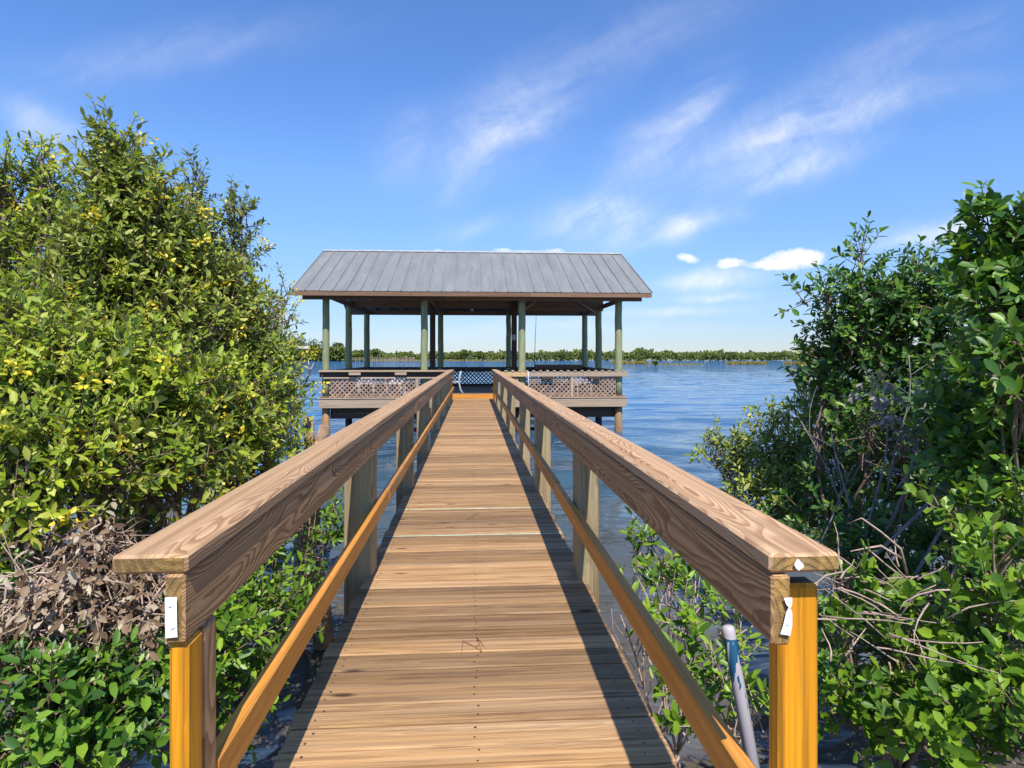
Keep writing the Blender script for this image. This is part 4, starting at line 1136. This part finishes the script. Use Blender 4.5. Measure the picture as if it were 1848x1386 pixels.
def far_tree(px, top, basey, hw, D, label, mat, trunk_frac=.35, n=500, kind='far_mangrove', cat='tree', group=None, flat=.5):
    g0 = P(px, HY, D); g0.z = .1
    zt_ = CZ + (HY - top) * D / F; zb = CZ + (HY - basey) * D / F
    w = hw * D / F
    root = empty(kind, g0, label, cat, group)
    ps, ds, ns, ls = [], [], [], []
    nb = 7
    for k in range(nb):
        cx = g0.x + NR.uniform(-.6, .6) * w; hz = zb + (zt_ - zb) * NR.uniform(.35, .78)
        r = (w * .5, w * .45, (zt_ - zb) * .24)
        p, d, nn, L = clump_leaves(n // nb, (cx, g0.y + NR.uniform(-.4, .4) * w, hz), r, .0042 * D * .62)
        ps.append(p); ds.append(d); ns.append(nn); ls.append(L)
    L = np.concatenate(ls)
    p = np.concatenate(ps); p[:, 2] = np.maximum(p[:, 2], .1)
    link('crown', leaves_mesh('crown', p, np.concatenate(ds), np.concatenate(ns), L, L * .7, mat), root)
    b = MB(); b.tube([g0 - Vector((0, 0, .3)), g0 + Vector((.1 * w, 0, (zt_ - .1) * .45)), g0 + Vector((0, 0, (zt_ - .1) * .8))], [.028 * w + .12, .02 * w + .1, .06], 7)
    for k in range(4):
        limb(b, g0 + Vector((0, 0, (zt_) * (.4 + .1 * k))), g0 + Vector((rnd.uniform(-.6, .6) * w, rnd.uniform(-.4, .4) * w, zt_ * (.6 + .08 * k))), .1, .04, .1, 5, 4)
    b.build('trunk', M['bark'], root)
for a_ in ((518, 606, 634, 20, 345, 'tall round topped tree just left of the far house', M['farpine']), (553, 608, 636, 21, 350, 'wide dark tree standing over the right end of the far house', M['farpine']),
           (612, 619, 632, 11, 352, 'small flat topped pine showing beside the left corner post', M['farpine']), (585, 616, 634, 10, 356, 'dark pine half hidden behind the left corner post', M['farpine']),
           (678, 629, 644, 11, 350, 'round dome shaped tree above the far dock', M['far']), (645, 632, 645, 9, 345, 'low bush beside the start of the far dock', M['far']),
           (470, 612, 640, 26, 345, 'far tree at the very left of the visible shore behind the sapling', M['far']),
           (1165, 629, 650, 24, 330, 'large rounded mangrove clump just right of the pavilion', M['far']), (1315, 632, 651, 24, 315, 'wide rounded mangrove island midway along the right shore', M['far']),
           (1280, 638, 651, 20, 318, 'lower shoulder of mangroves on the left of the wide island', M['far']), (1400, 636, 651, 20, 330, 'mangrove clump left of the dark tree on the right shore', M['far']),
           (1010, 632, 649, 24, 340, 'wide mangrove clump between the pavilion posts on the right', M['far']), (1060, 634, 650, 18, 340, 'mangrove clump behind the right rear post', M['far']),
           (838, 632, 648, 14, 335, 'mangrove clump at the left of the pavilion opening', M['far']), (870, 635, 649, 15, 330, 'mangrove clump in the middle of the pavilion opening', M['far']),
           (1152, 646, 656, 8, 230, 'yellowish bush on the grassy spit beside the right corner post', M['far']), (1182, 650, 661, 4.5, 150, 'tiny dark bush standing alone in the water', M['far']),
           (1455, 641, 657, 34, 200, 'bushy spit at the edge of the dark right tree', M['far'])):
    far_tree(*a_, n=620 if a_[3] > 10 else 260)

def reeds(label, px0, px1, D, n, h, dd=6):
    px = NR.uniform(px0, px1, n); Dp = D + NR.random(n) * dd; u = (px - CX) / F
    p = np.stack([Dp * (u * CT + ST), Dp * (CT - u * ST), -.05 * np.ones(n)], -1)
    d = unit(NR.normal(size=(n, 3)) * .35 + np.array([0, 0, 1])); L = NR.uniform(.5, 1.2, n) * h
    tag(link('marsh_grass', leaves_mesh('marsh_grass', p, d, unit(NR.normal(size=(n, 3)) + np.array([0, -1.2, .3])), L, .22 * np.ones(n), M['grass'])), label, 'grass', kind='stuff')
reeds('short strip of tan marsh grass in the open water right of the pavilion', 1312, 1385, 190, 1100, 1.0)
reeds('tan grass spit touching the right corner post of the pavilion', 1105, 1165, 200, 1500, 1.1)
reeds('thin broken line of dry grass on the water beyond the small dark bush', 1165, 1270, 185, 420, .5)
reeds('golden grass edge below the bushes by the dark right tree', 1415, 1520, 185, 1400, 1.0)
reeds('tan grassy margin in front of the mangroves behind the pavilion', 640, 960, 345, 3000, .9, 8)

# house on the far left shore
hs = empty('far_house', P(546, HY, 338), 'pale two storey house with dark windows among trees on the far left shore', 'house')
hp = P(546, HY, 338); hx, hy = hp.x, hp.y
b = MB(); b.box((hx - 4, hy, .5), (hx + 4.2, hy + 6, 7.0), 2, .05); b.build('wall', plain('grey_blue_siding', (.20, .22, .27), .7), hs)
b = MB(); b.prism([(hx - 5, hy - .8, 7.0), (hx + 5.2, hy - .8, 7.0), (hx + 5.2, hy - .8, 7.35), (hx + 3, hy - .8, 8.3), (hx - 3, hy - .8, 8.3), (hx - 5, hy - .8, 7.35)], (0, 7.5, 0)); b.build('roof', plain('pale_roof', (.60, .60, .62), .7), hs)
for k in range(4):
    b = MB(); b.box((hx - 3.4 + k * 1.9, hy - .05, 4.3), (hx - 2.1 + k * 1.9, hy - .005, 6.2), 2, .02); w_ = b.build('window', M['black'], hs)
b = MB(); b.prism([(hx - 1.5, hy - 1.5, 4.0), (hx + 2.6, hy - 1.5, 1.4), (hx + 2.6, hy - 1.5, .8), (hx - 1.5, hy - 1.5, 3.3)], (0, 1.2, 0)); b.box((hx - 4, hy - 1.5, 3.4), (hx - 1.55, hy - .06, 4.1), 0, .03); b.build('staircase', M['white'], hs)

# dock across the water
D = 300
dk = empty('far_dock', P(690, HY, D), 'long low wooden dock with pale railings on the far left shore', 'dock')
a, c = P(634, HY, D), P(748, HY, D)
b = MB(); b.box((a.x, a.y - .7, .75), (c.x, a.y + .9, .95), 0, .02); b.build('deck', M['pale'], dk)
b = MB()
for z in (1.35, 1.85):
    b.box((a.x, a.y - .68, z), (c.x, a.y - .60, z + .12), 0, .01)
b.build('railing', M['pale'], dk)
for k in range(16):
    x = a.x + (c.x - a.x) * k / 15
    b = MB(); b.box((x - .1, a.y - .58, -.5), (x + .1, a.y - .40, 2.0), 2, .02); b.build('post', M['pale'], dk)
for k in range(3):
    x = c.x - 4 + k * 1.6
    b = MB(); b.box((x - .12, a.y - .36, .96), (x + .12, a.y - .1, 2.9 - k * .3), 2, .03); b.build('piling', M['pale'], dk)
